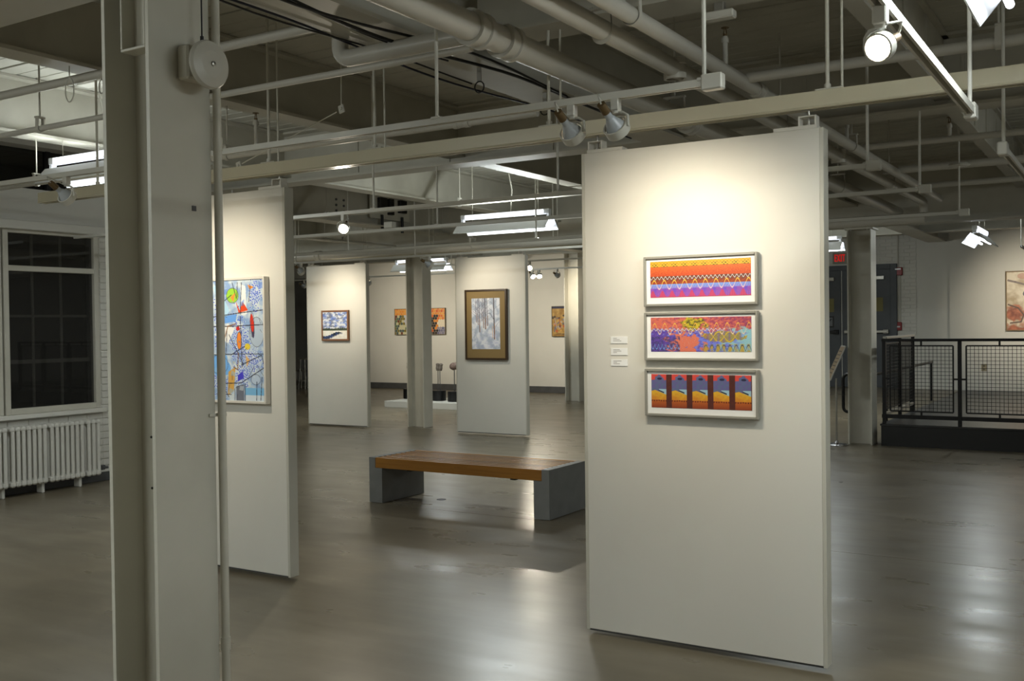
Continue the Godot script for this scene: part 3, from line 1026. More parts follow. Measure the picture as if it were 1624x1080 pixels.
# ------------------------------------------------------------------ pendant lights
func pendant(label: String, c: Vector3, along_z: bool, energy := 1.0, ln := 1.22):
	# c: middle of the open underside
	var o := thing("pendant_light", label, "ceiling light", c, "fluorescent pendant lights")
	var x := Vector3.BACK if along_z else Vector3.RIGHT
	var s := Vector3.RIGHT if along_z else Vector3.BACK
	var hl := ln * 0.5
	for e in [-1.0, 1.0]:
		var mb := MB.new()
		mb.prism(-x * hl, s * e, Vector3.UP, x, ln, PackedVector2Array([Vector2(0.045, 0.128), Vector2(0.15, 0.0), Vector2(0.156, 0.0), (Vector2(0.156, 0.012)), Vector2(0.050, 0.134)]))
		put(mb, "reflector_wing", M.reflector, o)
		mb = MB.new()
		mb.tube(-x * (hl - 0.02) + s * (e * 0.055) + Vector3.UP * 0.055, x * (hl - 0.02) + s * (e * 0.055) + Vector3.UP * 0.055, 0.0145, 12)
		put(mb, "fluorescent_tube", M.tube, o)
	var mb2 := MB.new()
	mb2.box(Vector3.UP * 0.195, x.abs() * (ln * 0.97) + s.abs() * 0.062 + Vector3.UP * 0.055, 0.004)
	var ch := put(mb2, "ballast_channel", M.reflector, o)
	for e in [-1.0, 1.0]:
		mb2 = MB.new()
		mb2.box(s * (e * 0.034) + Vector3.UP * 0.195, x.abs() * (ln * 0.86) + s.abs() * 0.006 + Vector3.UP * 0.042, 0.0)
		put(mb2, "lit_side_glow", M.channel_glow, ch)  # emissive strip imitates the channel side lit through the wing slots
	for t in [-0.5, 0.5]:
		mb2 = MB.new()
		mb2.box(x * (t * ln * 0.94) + Vector3.UP * 0.15, x.abs() * 0.03 + s.abs() * 0.05 + Vector3.UP * 0.05, 0.003)
		put(mb2, "bracket", M.reflector, o)
	for t in [-0.36, 0.36]:
		mb2 = MB.new()
		mb2.tube(x * (t * ln) + Vector3.UP * 0.22, x * (t * ln) + Vector3.UP * (under(c.x + x.x * t * ln, c.z + x.z * t * ln) - c.y), 0.003, 6)
		put(mb2, "suspension_wire", M.steel, o)
	mb2 = MB.new()
	var dk := under(c.x, c.z) - c.y
	mb2.path([x * 0.08 + Vector3.UP * 0.22, x * 0.10 + Vector3.UP * lerpf(0.22, dk, 0.35), x * 0.04 + Vector3.UP * lerpf(0.22, dk, 0.75), x * 0.06 + Vector3.UP * dk], 0.006, 6)
	put(mb2, "supply_cord", M.track, o)
	area(o, c + Vector3.UP * 0.036, Vector3.DOWN, Vector2(ln - 0.06, 0.14), 1.3 * energy * K_TUBE, COOL, x)
	for e in [-1.0, 1.0]:
		area(o, c + s * (e * 0.048) + Vector3.UP * 0.20, s * e + Vector3.UP * 0.55, Vector2(ln * 0.85, 0.045), 0.42 * energy * K_TUBE, COOL, x)
	mb2 = MB.new()
	mb2.box(Vector3.UP * (dk - 0.03), x.abs() * 0.34 + s.abs() * 0.11 + Vector3.UP * 0.06, 0.006)
	put(mb2, "ceiling_canopy", M.track, o)

func fixtures():
	pendant("fluorescent pendant light hanging above the bench", Vector3(-6.13, 2.66, -9.78), false)
	pendant("fluorescent pendant light hanging before the window wall", Vector3(-7.0, 2.79, -5.12), false, 0.5)
	pendant("fluorescent pendant light hanging by the exit doors", Vector3(-4.5, 2.69, -16.0), false, 0.8)
	pendant("fluorescent pendant light hanging beyond the far hanging panels", Vector3(-11.3, 2.62, -15.1), false)
	pendant("fluorescent pendant light hanging over the railed platform", Vector3(-1.83, 2.6, -15.0), true, 0.7)
	pendant("unseen fluorescent pendant light added over the open floor beside the dazzling track", Vector3(2.3, 2.62, -2.6), true)  # out of view, added to brighten the column face and open floor
	pendant("unseen fluorescent pendant light added over the open floor before the platform", Vector3(2.3, 2.62, -8.6), true)  # another pendant out of view, added to light the open floor
	pendant("unseen fluorescent pendant light added by the wall facing the fire bell column", Vector3(-4.3, 2.66, 1.6), false)  # added out of view to throw light on the near column
	pendant("unseen fluorescent pendant light added on the window side of the fire bell column", Vector3(-5.1, 2.72, -0.5), false)  # unseen, added to raise the light in the near column recess
	pendant("unseen fluorescent pendant light added in the annexe behind the window wall", Vector3(-13.2, 2.66, -10.2), false)  # hidden behind the column, added to light the far panels
	pendant("fluorescent pendant light beside the dazzling lamp track", Vector3(-0.32, 2.62, -3.28), true, 0.55)

# ------------------------------------------------------------------ spotlights
func scaled(a: Array, k: float) -> Array:
	var out := []
	for p in a:
		out.append([p[0] * k, p[1] * k])
	return out

func spot_head(label: String, on: Vector3, aim: Vector3, lit: bool, energy := 0.0, cone := 30.0, drop := 0.13, k := 1.0) -> Node3D:
	var o := thing("track_spotlight", label, "spotlight", on)
	var d := aim.normalized()
	var mb := MB.new(on)
	mb.box(on + Vector3(0, -0.036, 0), Vector3(0.036, 0.05, 0.036), 0.004)
	mb.tube(on + Vector3(0, -0.06, 0), on + Vector3(0, -0.07, 0), 0.014, 10)
	put(mb, "track_adapter", M.track, o)
	var piv := on + Vector3(0, -drop, 0)
	var side := d.cross(Vector3.UP).normalized()
	mb = MB.new(on)
	mb.path([on + Vector3(0, -0.066, 0), on + side * 0.03 + Vector3(0, -0.07, 0), on + side * 0.062 * k + Vector3(0, -0.085, 0), piv + side * 0.064 * k], 0.006, 6)
	put(mb, "yoke_arm", M.track, o)
	mb = MB.new(on)
	mb.lathe(piv - d * 0.018 * k, d, scaled([[0.051, 0.0], [0.058, 0.0], [0.058, 0.045], [0.051, 0.045], [0.051, 0.0]], k), 22)
	put(mb, "gimbal_ring", M.track, o)
	mb = MB.new(on)
	mb.lathe(piv - d * 0.10 * k, d, scaled([[0.0, 0.0], [0.016, 0.0], [0.018, 0.035], [0.024, 0.045], [0.047, 0.095], [0.049, 0.115], [0.0, 0.118]], k), 22)
	var bulb := put(mb, "reflector_bulb", M.bulb, o)
	mb = MB.new(on)
	mb.lathe(piv - d * 0.15 * k, d, scaled([[0.0, 0.0], [0.019, 0.0], [0.021, 0.052], [0.0, 0.053]], k), 14)
	put(mb, "lamp_socket", M.brass, bulb)
	mb = MB.new(on)
	mb.path([on + Vector3(0, -0.06, 0) - side * 0.015, on - side * 0.03 - d * 0.06 + Vector3(0, -0.07, 0), piv - d * 0.18 * k + Vector3(0, 0.02, 0), piv - d * 0.15 * k], 0.0035, 6)
	put(mb, "lead_wire", M.track, o)
	if lit:
		mb = MB.new(on)
		mb.lathe(piv + d * 0.0185 * k, d, scaled([[0.0475, 0.0], [0.0475, 0.004], [0.0, 0.008]], k), 22)
		put(mb, "lamp_face", M.lampface, bulb)
		spot(o, piv + d * 0.034, d, energy * K_SPOT, cone, WARM)
	return o

func spotlights():
	# on the track before the panel rail, turned to the panels
	var p := [[-2.012, Vector3(-1.98, 1.85, -4.64), 0.70, 48.0, "spotlight turned to the label cards side of the print panel"], [-1.810, Vector3(-1.70, 1.75, -4.64), 0.84, 48.0, "spotlight turned to the middle of the print panel"], [-4.80, Vector3(-5.0, 1.75, -4.68), 1.15, 44.0, "spotlight turned to the abstract canvas"], [-5.42, Vector3(-5.55, 1.85, -4.68), 0.8, 44.0, "spotlight turned to the window end of the abstract canvas panel"]]
	for a in p:
		var at := Vector3(a[0], TY, T1Z)
		spot_head(a[4], at, a[1] - (at + Vector3(0, -0.13, 0)), true, a[2], a[3], 0.13, 0.9)
	# dazzling lamp
	spot_head("dazzling lit spotlight on the track ending under the cream rail", Vector3(-0.566, 2.42, -2.735), Vector3(-0.25, -0.42, 0.9), true, 3.0, 45.0, 0.115, 0.66)
	spot_head("lit spotlight over the gap between the abstract canvas and the bench", Vector3(-5.50, TY, -6.31), Vector3(0.45, -0.5, 0.8), true, 1.3, 55.0, 0.12, 0.8)
	# far panels
	p = [[-8.35, Vector3(-8.0, 1.95, -12.38), 1.2, 48.0, "spotlight turned to the framed winter trees"], [-10.75, Vector3(-10.85, 1.85, -12.38), 1.7, 52.0, "spotlight turned to the small cloud landscape"]]
	for a in p:
		var at := Vector3(a[0], 2.58, -11.35)
		spot_head(a[4], at, a[1] - (at + Vector3(0, -0.13, 0)), true, a[2], a[3])
	# far wall
	p = [[-16.2, Vector3(-16.1, 1.7, BW), "spotlight aimed at the green end of the hexagon painting"], [-14.3, Vector3(-14.7, 1.7, BW), "spotlight aimed at the orange end of the hexagon painting"], [-13.0, Vector3(-12.9, 1.5, BW), "spotlight aimed at the bare far wall"], [-11.0, Vector3(-11.2, 1.7, BW), "spotlight aimed at the tan painting"], [-9.6, Vector3(-9.7, 1.6, BW), "spotlight aimed past the far column"]]
	for a in p:
		var at := Vector3(a[0], 2.69, -17.2)
		spot_head(a[2], at, a[1] - (at + Vector3(0, -0.13, 0)), true, 4.6, 38.0)
	spot_head("lit spotlight shining from beyond the framed winter trees", Vector3(-8.911, 2.70, -15.0), Vector3(0.45, -0.3, 0.85), true, 2.2, 40.0, 0.12, 0.9)
	spot_head("small lit spotlight beside the far column, first of a close pair", Vector3(-10.15, 2.69, -17.2), Vector3(0.9, -0.7, 0.5), true, 1.2, 38.0)
	spot_head("small lit spotlight beside the far column, second of a close pair", Vector3(-10.0, 2.69, -17.2), Vector3(0.6, -0.8, 0.7), true, 1.2, 38.0)
	var q := Vector3(-1.42, 2.62, -17.9)
	spot_head("spotlight aimed at the wall painting behind the railing", q, Vector3(-1.55, 1.9, BW) - q, true, 5.0, 34.0)

# ------------------------------------------------------------------ hanging panels
func panel(label: String, x0: float, x1: float, zf: float, y1: float, rail_y: float) -> Node3D:
	var t := 0.078
	var o := thing("hanging_panel", label, "display panel", Vector3((x0 + x1) * 0.5, 0.02, zf - t * 0.5), "white hanging display panels")
	var mb := MB.new(o.position)
	mb.span(Vector3(x0 + 0.018, 0.03, zf), Vector3(x1 - 0.018, y1, zf - t), 0.0015)
	put(mb, "panel_board", M.panel, o)
	for e in [[x0, x0 + 0.018], [x1 - 0.018, x1]]:
		mb = MB.new(o.position)
		mb.span(Vector3(e[0], 0.022, zf + 0.001), Vector3(e[1], y1 + 0.001, zf - t - 0.001), 0.002)
		put(mb, "edge_strip", M.steel, o)
	mb = MB.new(o.position)
	mb.span(Vector3(x0 + 0.004, 0.02, zf - 0.006), Vector3(x1 - 0.004, 0.032, zf - t + 0.006))
	put(mb, "bottom_channel", M.trim, o)
	for e in [[x0 + 0.03, 1.0], [x1 - 0.03, -1.0]]:
		var x: float = e[0]
		var sgn: float = e[1]
		mb = MB.new(o.position)
		mb.span(Vector3(minf(x, x + sgn * 0.2), y1, zf - 0.002), Vector3(maxf(x, x + sgn * 0.2), y1 + 0.018, zf - t + 0.012), 0.002)
		put(mb, "mount_plate", M.panel, o)
		var h := 0.062
		var bx := x + sgn * 0.045
		mb = MB.new(o.position)
		mb.span(Vector3(bx - 0.04, y1 + 0.012, zf - 0.006), Vector3(bx - 0.034, y1 + h, zf - t + 0.014))
		mb.span(Vector3(bx + 0.034, y1 + 0.012, zf - 0.006), Vector3(bx + 0.04, y1 + h, zf - t + 0.014))
		mb.span(Vector3(bx - 0.04, y1 + h - 0.006, zf - 0.006), Vector3(bx + 0.04, y1 + h, zf - t + 0.014), 0.002)
		var hf := put(mb, "hanger_frame", M.panel, o)
		mb = MB.new(o.position)
		mb.tube(Vector3(bx, y1 + 0.014, zf - t * 0.5), Vector3(bx, rail_y + 0.012, zf - t * 0.5), 0.006, 8)
		mb.tube(Vector3(bx, y1 + 0.016, zf - t * 0.5), Vector3(bx, y1 + 0.028, zf - t * 0.5), 0.012, 6)
		mb.box(Vector3(bx, rail_y + 0.010, zf - t * 0.5), Vector3(0.07, 0.02, 0.014), 0.003)
		put(mb, "trolley", M.alu, hf)
		for s in [-0.025, 0.025]:
			mb = MB.new(o.position)
			mb.tube(Vector3(bx + s, rail_y + 0.017, zf - t * 0.5 - 0.018), Vector3(bx + s, rail_y + 0.017, zf - t * 0.5 + 0.018), 0.0105, 12)
			put(mb, "trolley_wheel", M.blackmetal, hf)
	return o

func panels():
	panel("tall white hanging panel showing three framed prints", -2.44, -1.21, -4.641, 2.474, 2.565)
	panel("white hanging panel showing the abstract canvas", -5.785, -4.565, -4.681, 2.484, 2.565)
	panel("white hanging panel showing the small cloud landscape", -11.63, -10.37, -12.40, 2.60, 2.665)
	panel("white hanging panel showing the framed winter trees", -8.66, -7.44, -12.40, 2.60, 2.665)

# ------------------------------------------------------------------ art
func framed(label: String, lo: Vector2, hi: Vector2, z: float, depth: float, fw: float, fmat: Material, tex: Texture2D, mats: Array, group := "", rough := 0.45) -> Node3D:
	# mats: [material or null, margins left, bottom, right, top]
	var o := thing("framed_picture", label, "picture", Vector3((lo.x + hi.x) * 0.5, lo.y, z), group)
	var zf := z + depth
	for e in [[lo.x, lo.y, lo.x + fw, hi.y], [hi.x - fw, lo.y, hi.x, hi.y], [lo.x + fw, lo.y, hi.x - fw, lo.y + fw], [lo.x + fw, hi.y - fw, hi.x - fw, hi.y]]:
		var mb := MB.new(o.position)
		mb.span(Vector3(e[0], e[1], z + 0.002), Vector3(e[2], e[3], zf), 0.002)
		put(mb, "frame_bar", fmat, o)
	var il := lo + Vector2(fw, fw)
	var ih := hi - Vector2(fw, fw)
	var m2: MB
	if mats.size() > 0:
		m2 = MB.new(o.position)
		m2.span(Vector3(il.x, il.y, z + 0.004), Vector3(ih.x, ih.y, zf - 0.012))
		put(m2, "mat_board", mats[0], o)
		il += Vector2(mats[1], mats[2])
		ih -= Vector2(mats[3], mats[4])
		m2 = MB.new(o.position)
		picture_quad(m2, Vector3(il.x, il.y, zf - 0.0105), Vector3(ih.x, ih.y, 0))
		put(m2, "print", picture(tex, rough), o)
	else:
		m2 = MB.new(o.position)
		m2.span(Vector3(il.x, il.y, z + 0.004), Vector3(ih.x, ih.y, zf - 0.009))
		put(m2, "backing", M.white, o)
		m2 = MB.new(o.position)
		picture_quad(m2, Vector3(il.x, il.y, zf - 0.008), Vector3(ih.x, ih.y, 0))
		put(m2, "painting", picture(tex, rough), o)
	return o

func art():
	var wm := mat(Color(0.93, 0.93, 0.92), 0.6)
	var fm := mat(Color(0.62, 0.61, 0.57), 0.38, 0.3)
	var zf := -4.641
	framed("silver framed print of orange and violet wave bands, topmost of three", Vector2(-2.085, 1.683), Vector2(-1.51, 1.927), zf, 0.034, 0.012, fm, wave_print_a(), [wm, 0.021, 0.031, 0.021, 0.013], "three framed wave prints")
	framed("silver framed print of coral, yellow and blue waves, middle of three", Vector2(-2.085, 1.418), Vector2(-1.51, 1.653), zf, 0.034, 0.012, fm, wave_print_b(), [wm, 0.021, 0.031, 0.021, 0.013], "three framed wave prints")
	framed("silver framed print of five striped desert scenes, lowest of three", Vector2(-2.085, 1.145), Vector2(-1.51, 1.376), zf, 0.034, 0.012, fm, stripe_print(), [wm, 0.021, 0.029, 0.021, 0.014], "three framed wave prints")
	var gr := mat(Color(0.60, 0.58, 0.56), 0.8)
	var k := 0
	for y in [[1.501, 1.536, "topmost of three"], [1.442, 1.478, "middle of three"], [1.387, 1.421, "lowest of three"]]:
		var c := thing("label_card", "small white label card beside the framed prints, " + y[2], "card", Vector3(-2.235, y[0], zf), "label cards")
		var mb := MB.new(c.position)
		mb.span(Vector3(-2.282, y[0], zf + 0.0005), Vector3(-2.19, y[1], zf + 0.004))
		put(mb, "card", wm, c)
		mb = MB.new(c.position)
		for r in 3:
			mb.span(Vector3(-2.268, y[1] - 0.010 - r * 0.007, zf + 0.004), Vector3(-2.268 + [0.02, 0.036, 0.045][(r + k) % 3], y[1] - 0.0075 - r * 0.007, zf + 0.0044))
		put(mb, "printed_lines", gr, c)
		k += 1
	framed("colourful abstract canvas of blue patterns in a white frame", Vector2(-5.635, 1.118), Vector2(-4.709, 1.929), -4.681, 0.045, 0.016, mat(Color(0.84, 0.82, 0.78), 0.5), abstract_canvas(), [])
	framed("small landscape of clouds over a snowy stream in a wooden frame", Vector2(-11.285, 1.385), Vector2(-10.715, 1.875), -12.40, 0.04, 0.028, mat(Color(0.50, 0.34, 0.22), 0.5), cloud_painting(), [])
	framed("watercolour of bare winter trees in a brown frame and tan mat", Vector2(-8.46, 1.098), Vector2(-7.735, 2.125), -12.40, 0.05, 0.028, mat(Color(0.22, 0.15, 0.07), 0.4), trees_painting(), [mat(Color(0.52, 0.43, 0.26), 0.7), 0.09, 0.13, 0.09, 0.10])
	framed("wide painting of orange and green hexagons on the far wall", Vector2(-16.34, 1.385), Vector2(-14.74, 2.055), BW, 0.05, 0.012, mat(Color(0.42, 0.38, 0.30), 0.6), hex_painting(), [])
	framed("tan figure painting with a dark blue top edge", Vector2(-11.69, 1.317), Vector2(-10.82, 2.03), BW, 0.05, 0.012, mat(Color(0.30, 0.26, 0.18), 0.6), tan_painting(), [])
	framed("large pale painting with terracotta shapes behind the railing", Vector2(-2.085, 1.38), Vector2(-0.9, 2.47), BW + 0.16, 0.045, 0.02, mat(Color(0.50, 0.42, 0.30), 0.6), terracotta_painting(), [])

func wave_print_a() -> ImageTexture:
	var w := 560
	var h := 210
	var p := Paint.new(w, h, Color.WHITE)
	var f := FastNoiseLite.new()
	f.seed = 21
	f.frequency = 0.05
	for y in h:
		for x in w:
			var u := float(x) / w
			var t := float(y) / h
			var n1 := f.get_noise_2d(x * 1.5, y * 3.0)
			var c: Color
			if t < 0.15:
				var q := absf(sin(u * PI * 10.0))
				c = Color(0.80, 0.55, 0.10).lerp(Color(0.34, 0.36, 0.07), clampf(q * 1.5 * (t / 0.13) - 0.35 + n1 * 0.5, 0, 1))
				for ph in [0.0, 0.33, 0.66]:
					if absf(t - 0.075 - 0.055 * sin(u * TAU * 10.0 + ph * TAU)) < 0.014:
						c = Color(0.90, 0.68, 0.16)
			elif t < 0.41:
				c = Color(0.86, 0.42, 0.15).lerp(Color(0.76, 0.27, 0.11), clampf((t - 0.15) / 0.3 + n1 * 0.9, 0, 1))
				if sin((t + 0.012 * sin(u * TAU * 20.0)) * 210.0) > 0.75:
					c = c.lerp(Color(0.62, 0.20, 0.10), 0.35)
			elif t < 0.63:
				c = Color(0.36, 0.20, 0.16).lerp(Color(0.60, 0.22, 0.11), clampf((t - 0.43) / 0.14 + n1 * 1.1, 0, 1))
				if absf(sin(u * PI * 20.0 + t * 30.0)) < 0.14:
					c = c.lerp(Color(0.72, 0.55, 0.15), 0.6)
			elif t < 0.75:
				c = Color(0.44, 0.60, 0.86).lerp(Color(0.52, 0.46, 0.78), clampf((t - 0.63) / 0.13 + n1 * 1.2, 0, 1))
				if absf(sin(u * PI * 40.0 + t * 25.0)) < 0.15:
					c = c.lerp(Color(0.80, 0.80, 0.90), 0.5)
			else:
				c = Color(0.58, 0.30, 0.66).lerp(Color(0.38, 0.28, 0.76), clampf(pow(absf(sin(u * PI * 10.0)), 6.0) * (1.0 - (t - 0.75) * 4.0) + n1 * 0.9, 0, 1))
				if t > 0.98 - 0.17 * pow(absf(sin(u * PI * 10.0 + 0.8)), 3.0):
					c = c.lerp(Color(0.82, 0.22, 0.30), 0.75)
				if absf(sin(u * PI * 60.0)) < 0.2 and t > 0.86:
					c = c.lerp(Color(0.75, 0.60, 0.80), 0.5)
			if absf(t - 0.462 - 0.036 * sin(u * TAU * 24.0)) < 0.016:
				c = Color(0.78, 0.73, 0.72)
			elif absf(t - 0.475 - 0.036 * sin(u * TAU * 24.0)) < 0.02:
				c = Color(0.25, 0.22, 0.24)
			var yw := 0.645 - 0.12 * sin(u * TAU * 9.6 - 0.8)
			if absf(t - yw) < 0.02:
				c = Color(0.90, 0.72, 0.26) if t < 0.63 else Color(0.85, 0.72, 0.74)
			p.im.set_pixel(x, y, c)
	return p.tex()

func wave_print_b() -> ImageTexture:
	var w := 560
	var h := 205
	var p := Paint.new(w, h, Color.WHITE)
	var f := FastNoiseLite.new()
	f.seed = 22
	f.frequency = 0.018
	f.fractal_octaves = 5
	var soft := func(v: float, e: float) -> float: return clampf(v / e + 0.5, 0.0, 1.0)
	for y in h:
		for x in w:
			var u := float(x) / w
			var t := float(y) / h
			var n1 := f.get_noise_2d(x, y * 1.6)
			var n2 := f.get_noise_2d(x * 2.0 + 300, y * 3.0)
			var c := Color(0.82, 0.40, 0.32).lerp(Color(0.56, 0.20, 0.36), clampf(u * 0.8 - t + n2 * 1.2, 0, 1))
			var low := Color(0.36, 0.24, 0.62).lerp(Color(0.42, 0.48, 0.86), clampf(u * 2.0 - 0.2 + n2 * 1.5, 0, 1))
			low = low.lerp(Color(0.56, 0.76, 0.80), clampf((u - 0.6) * 3.2 + n1 * 1.3, 0, 1))
			c = c.lerp(low, soft.call(t - 0.36 + n1 * 0.16, 0.08))
			var cor := 1.0 - Vector2((u - 0.36) / 0.17, (t - 0.78) / 0.34).length() + n1 * 1.3
			c = c.lerp(Color(0.84, 0.44, 0.34), soft.call(cor, 0.35))
			var yel := 1.0 - Vector2((u - 0.43) / 0.12, (t - 0.2) / 0.17).length() + n1 * 0.8
			c = c.lerp(Color(0.76, 0.68, 0.12).lerp(Color(0.34, 0.32, 0.10), clampf(n2 * 2.2 + 0.3, 0, 1)), soft.call(yel, 0.3))
			# looped bands
			var lo := 1.0 - Vector2((u - 0.73) / 0.2, (t - 0.56) / 0.16).length() + n1 * 0.4
			if lo > 0.0:
				var q := absf(sin(u * PI * 19.0))
				c = c.lerp(Color(0.48, 0.36, 0.44).lerp(Color(0.62, 0.50, 0.12), q), 0.75)
				if absf(absf(t - 0.57) - 0.14 * absf(sin(u * PI * 9.5))) < 0.018:
					c = Color(0.80, 0.68, 0.16)
			if u > 0.52 and t > 0.78:
				var q2 := absf(sin(u * PI * 17.0))
				c = c.lerp(Color(0.74, 0.60, 0.18), clampf(q2 * 1.3 - 0.5 + n1, 0, 0.9))
				if absf(t - 0.98 + 0.17 * q2) < 0.02:
					c = Color(0.30, 0.34, 0.36)
			if u < 0.30 and t > 0.55:
				c = c.lerp(Color(0.20, 0.16, 0.40), clampf(0.4 + n2 * 1.8, 0, 0.8))
				if absf(t - 0.78 - 0.14 * absf(sin(u * PI * 26.0))) < 0.02:
					c = Color(0.42, 0.58, 0.82)
			# fine line work everywhere
			if absf(sin(u * 75.0 + sin(t * 26.0 + n1 * 3.0) * 2.6)) < 0.13:
				c = c.lerp(Color(0.82, 0.74, 0.72), 0.35)
			if absf(sin(t * 60.0 + sin(u * 60.0) * 2.0)) < 0.11:
				c = c.lerp(Color(0.22, 0.16, 0.30), 0.35)
			var yw := 0.33 - 0.155 * sin(u * TAU * 9.6 - 0.8)
			if absf(t - yw) < 0.019:
				c = Color(0.88, 0.68, 0.28) if t < 0.34 else Color(0.86, 0.78, 0.66)
			if absf(t - 0.36 - 0.03 * sin(u * TAU * 24.0)) < 0.012 and u < 0.75:
				c = Color(0.78, 0.77, 0.84)
			p.im.set_pixel(x, y, c)
	return p.tex()

func stripe_print() -> ImageTexture:
	var w := 512
	var h := 192
	var p := Paint.new(w, h, Color.WHITE)
	var f := FastNoiseLite.new()
	f.seed = 23
	f.frequency = 0.03
	for y in h:
		for x in w:
			var t := float(y) / h
			var pu := fmod(float(x) / w, 0.2095) / 0.2095
			var c: Color
			if pu > 0.73:
				c = Color(0.30, 0.13, 0.10).lerp(Color(0.36, 0.15, 0.10), f.get_noise_2d(x, y) + 0.5)
			else:
				var u := pu / 0.73
				var n1 := f.get_noise_2d(u * 90.0, y * 1.5)
				c = Color(0.40, 0.36, 0.58).lerp(Color(0.36, 0.42, 0.55), clampf(0.5 + n1, 0, 1))
				if t < 0.17 - 0.35 * (0.5 - absf(u - 0.5)) * (1.0 if absf(u - 0.55) < 0.3 else 0.0) + n1 * 0.05:
					c = Color(0.84, 0.28, 0.24)
				if Vector2((u - 0.55) / 0.16, (t - 0.13) / 0.035).length() < 1.0:
					c = Color(0.13, 0.14, 0.26)
				if t > 0.44 and u > 0.5 and t < 0.62:
					c = Color(0.62, 0.76, 0.82)
				var hill := 0.47 + 0.30 * maxf(0.0, u - 0.25) * 0.6 + 0.12 * maxf(0.0, 0.25 - u)
				if t > hill:
					c = Color(0.86, 0.66, 0.16).lerp(Color(0.80, 0.48, 0.12), clampf((t - hill) * 2.6 + n1 * 0.5, 0, 1))
				if u > 0.48 and absf(t - hill + 0.03) < 0.02 and u < 0.85:
					c = Color(0.15, 0.17, 0.22)
				if t > 0.76:
					c = Color(0.76, 0.40, 0.12).lerp(Color(0.55, 0.22, 0.10), clampf((t - 0.76) * 4.0, 0, 1))
				if absf(t - 0.79 + n1 * 0.03) < 0.022 and sin(u * 40.0) > -0.2:
					c = Color(0.42, 0.16, 0.07)
			p.im.set_pixel(x, y, c)
	return p.tex()

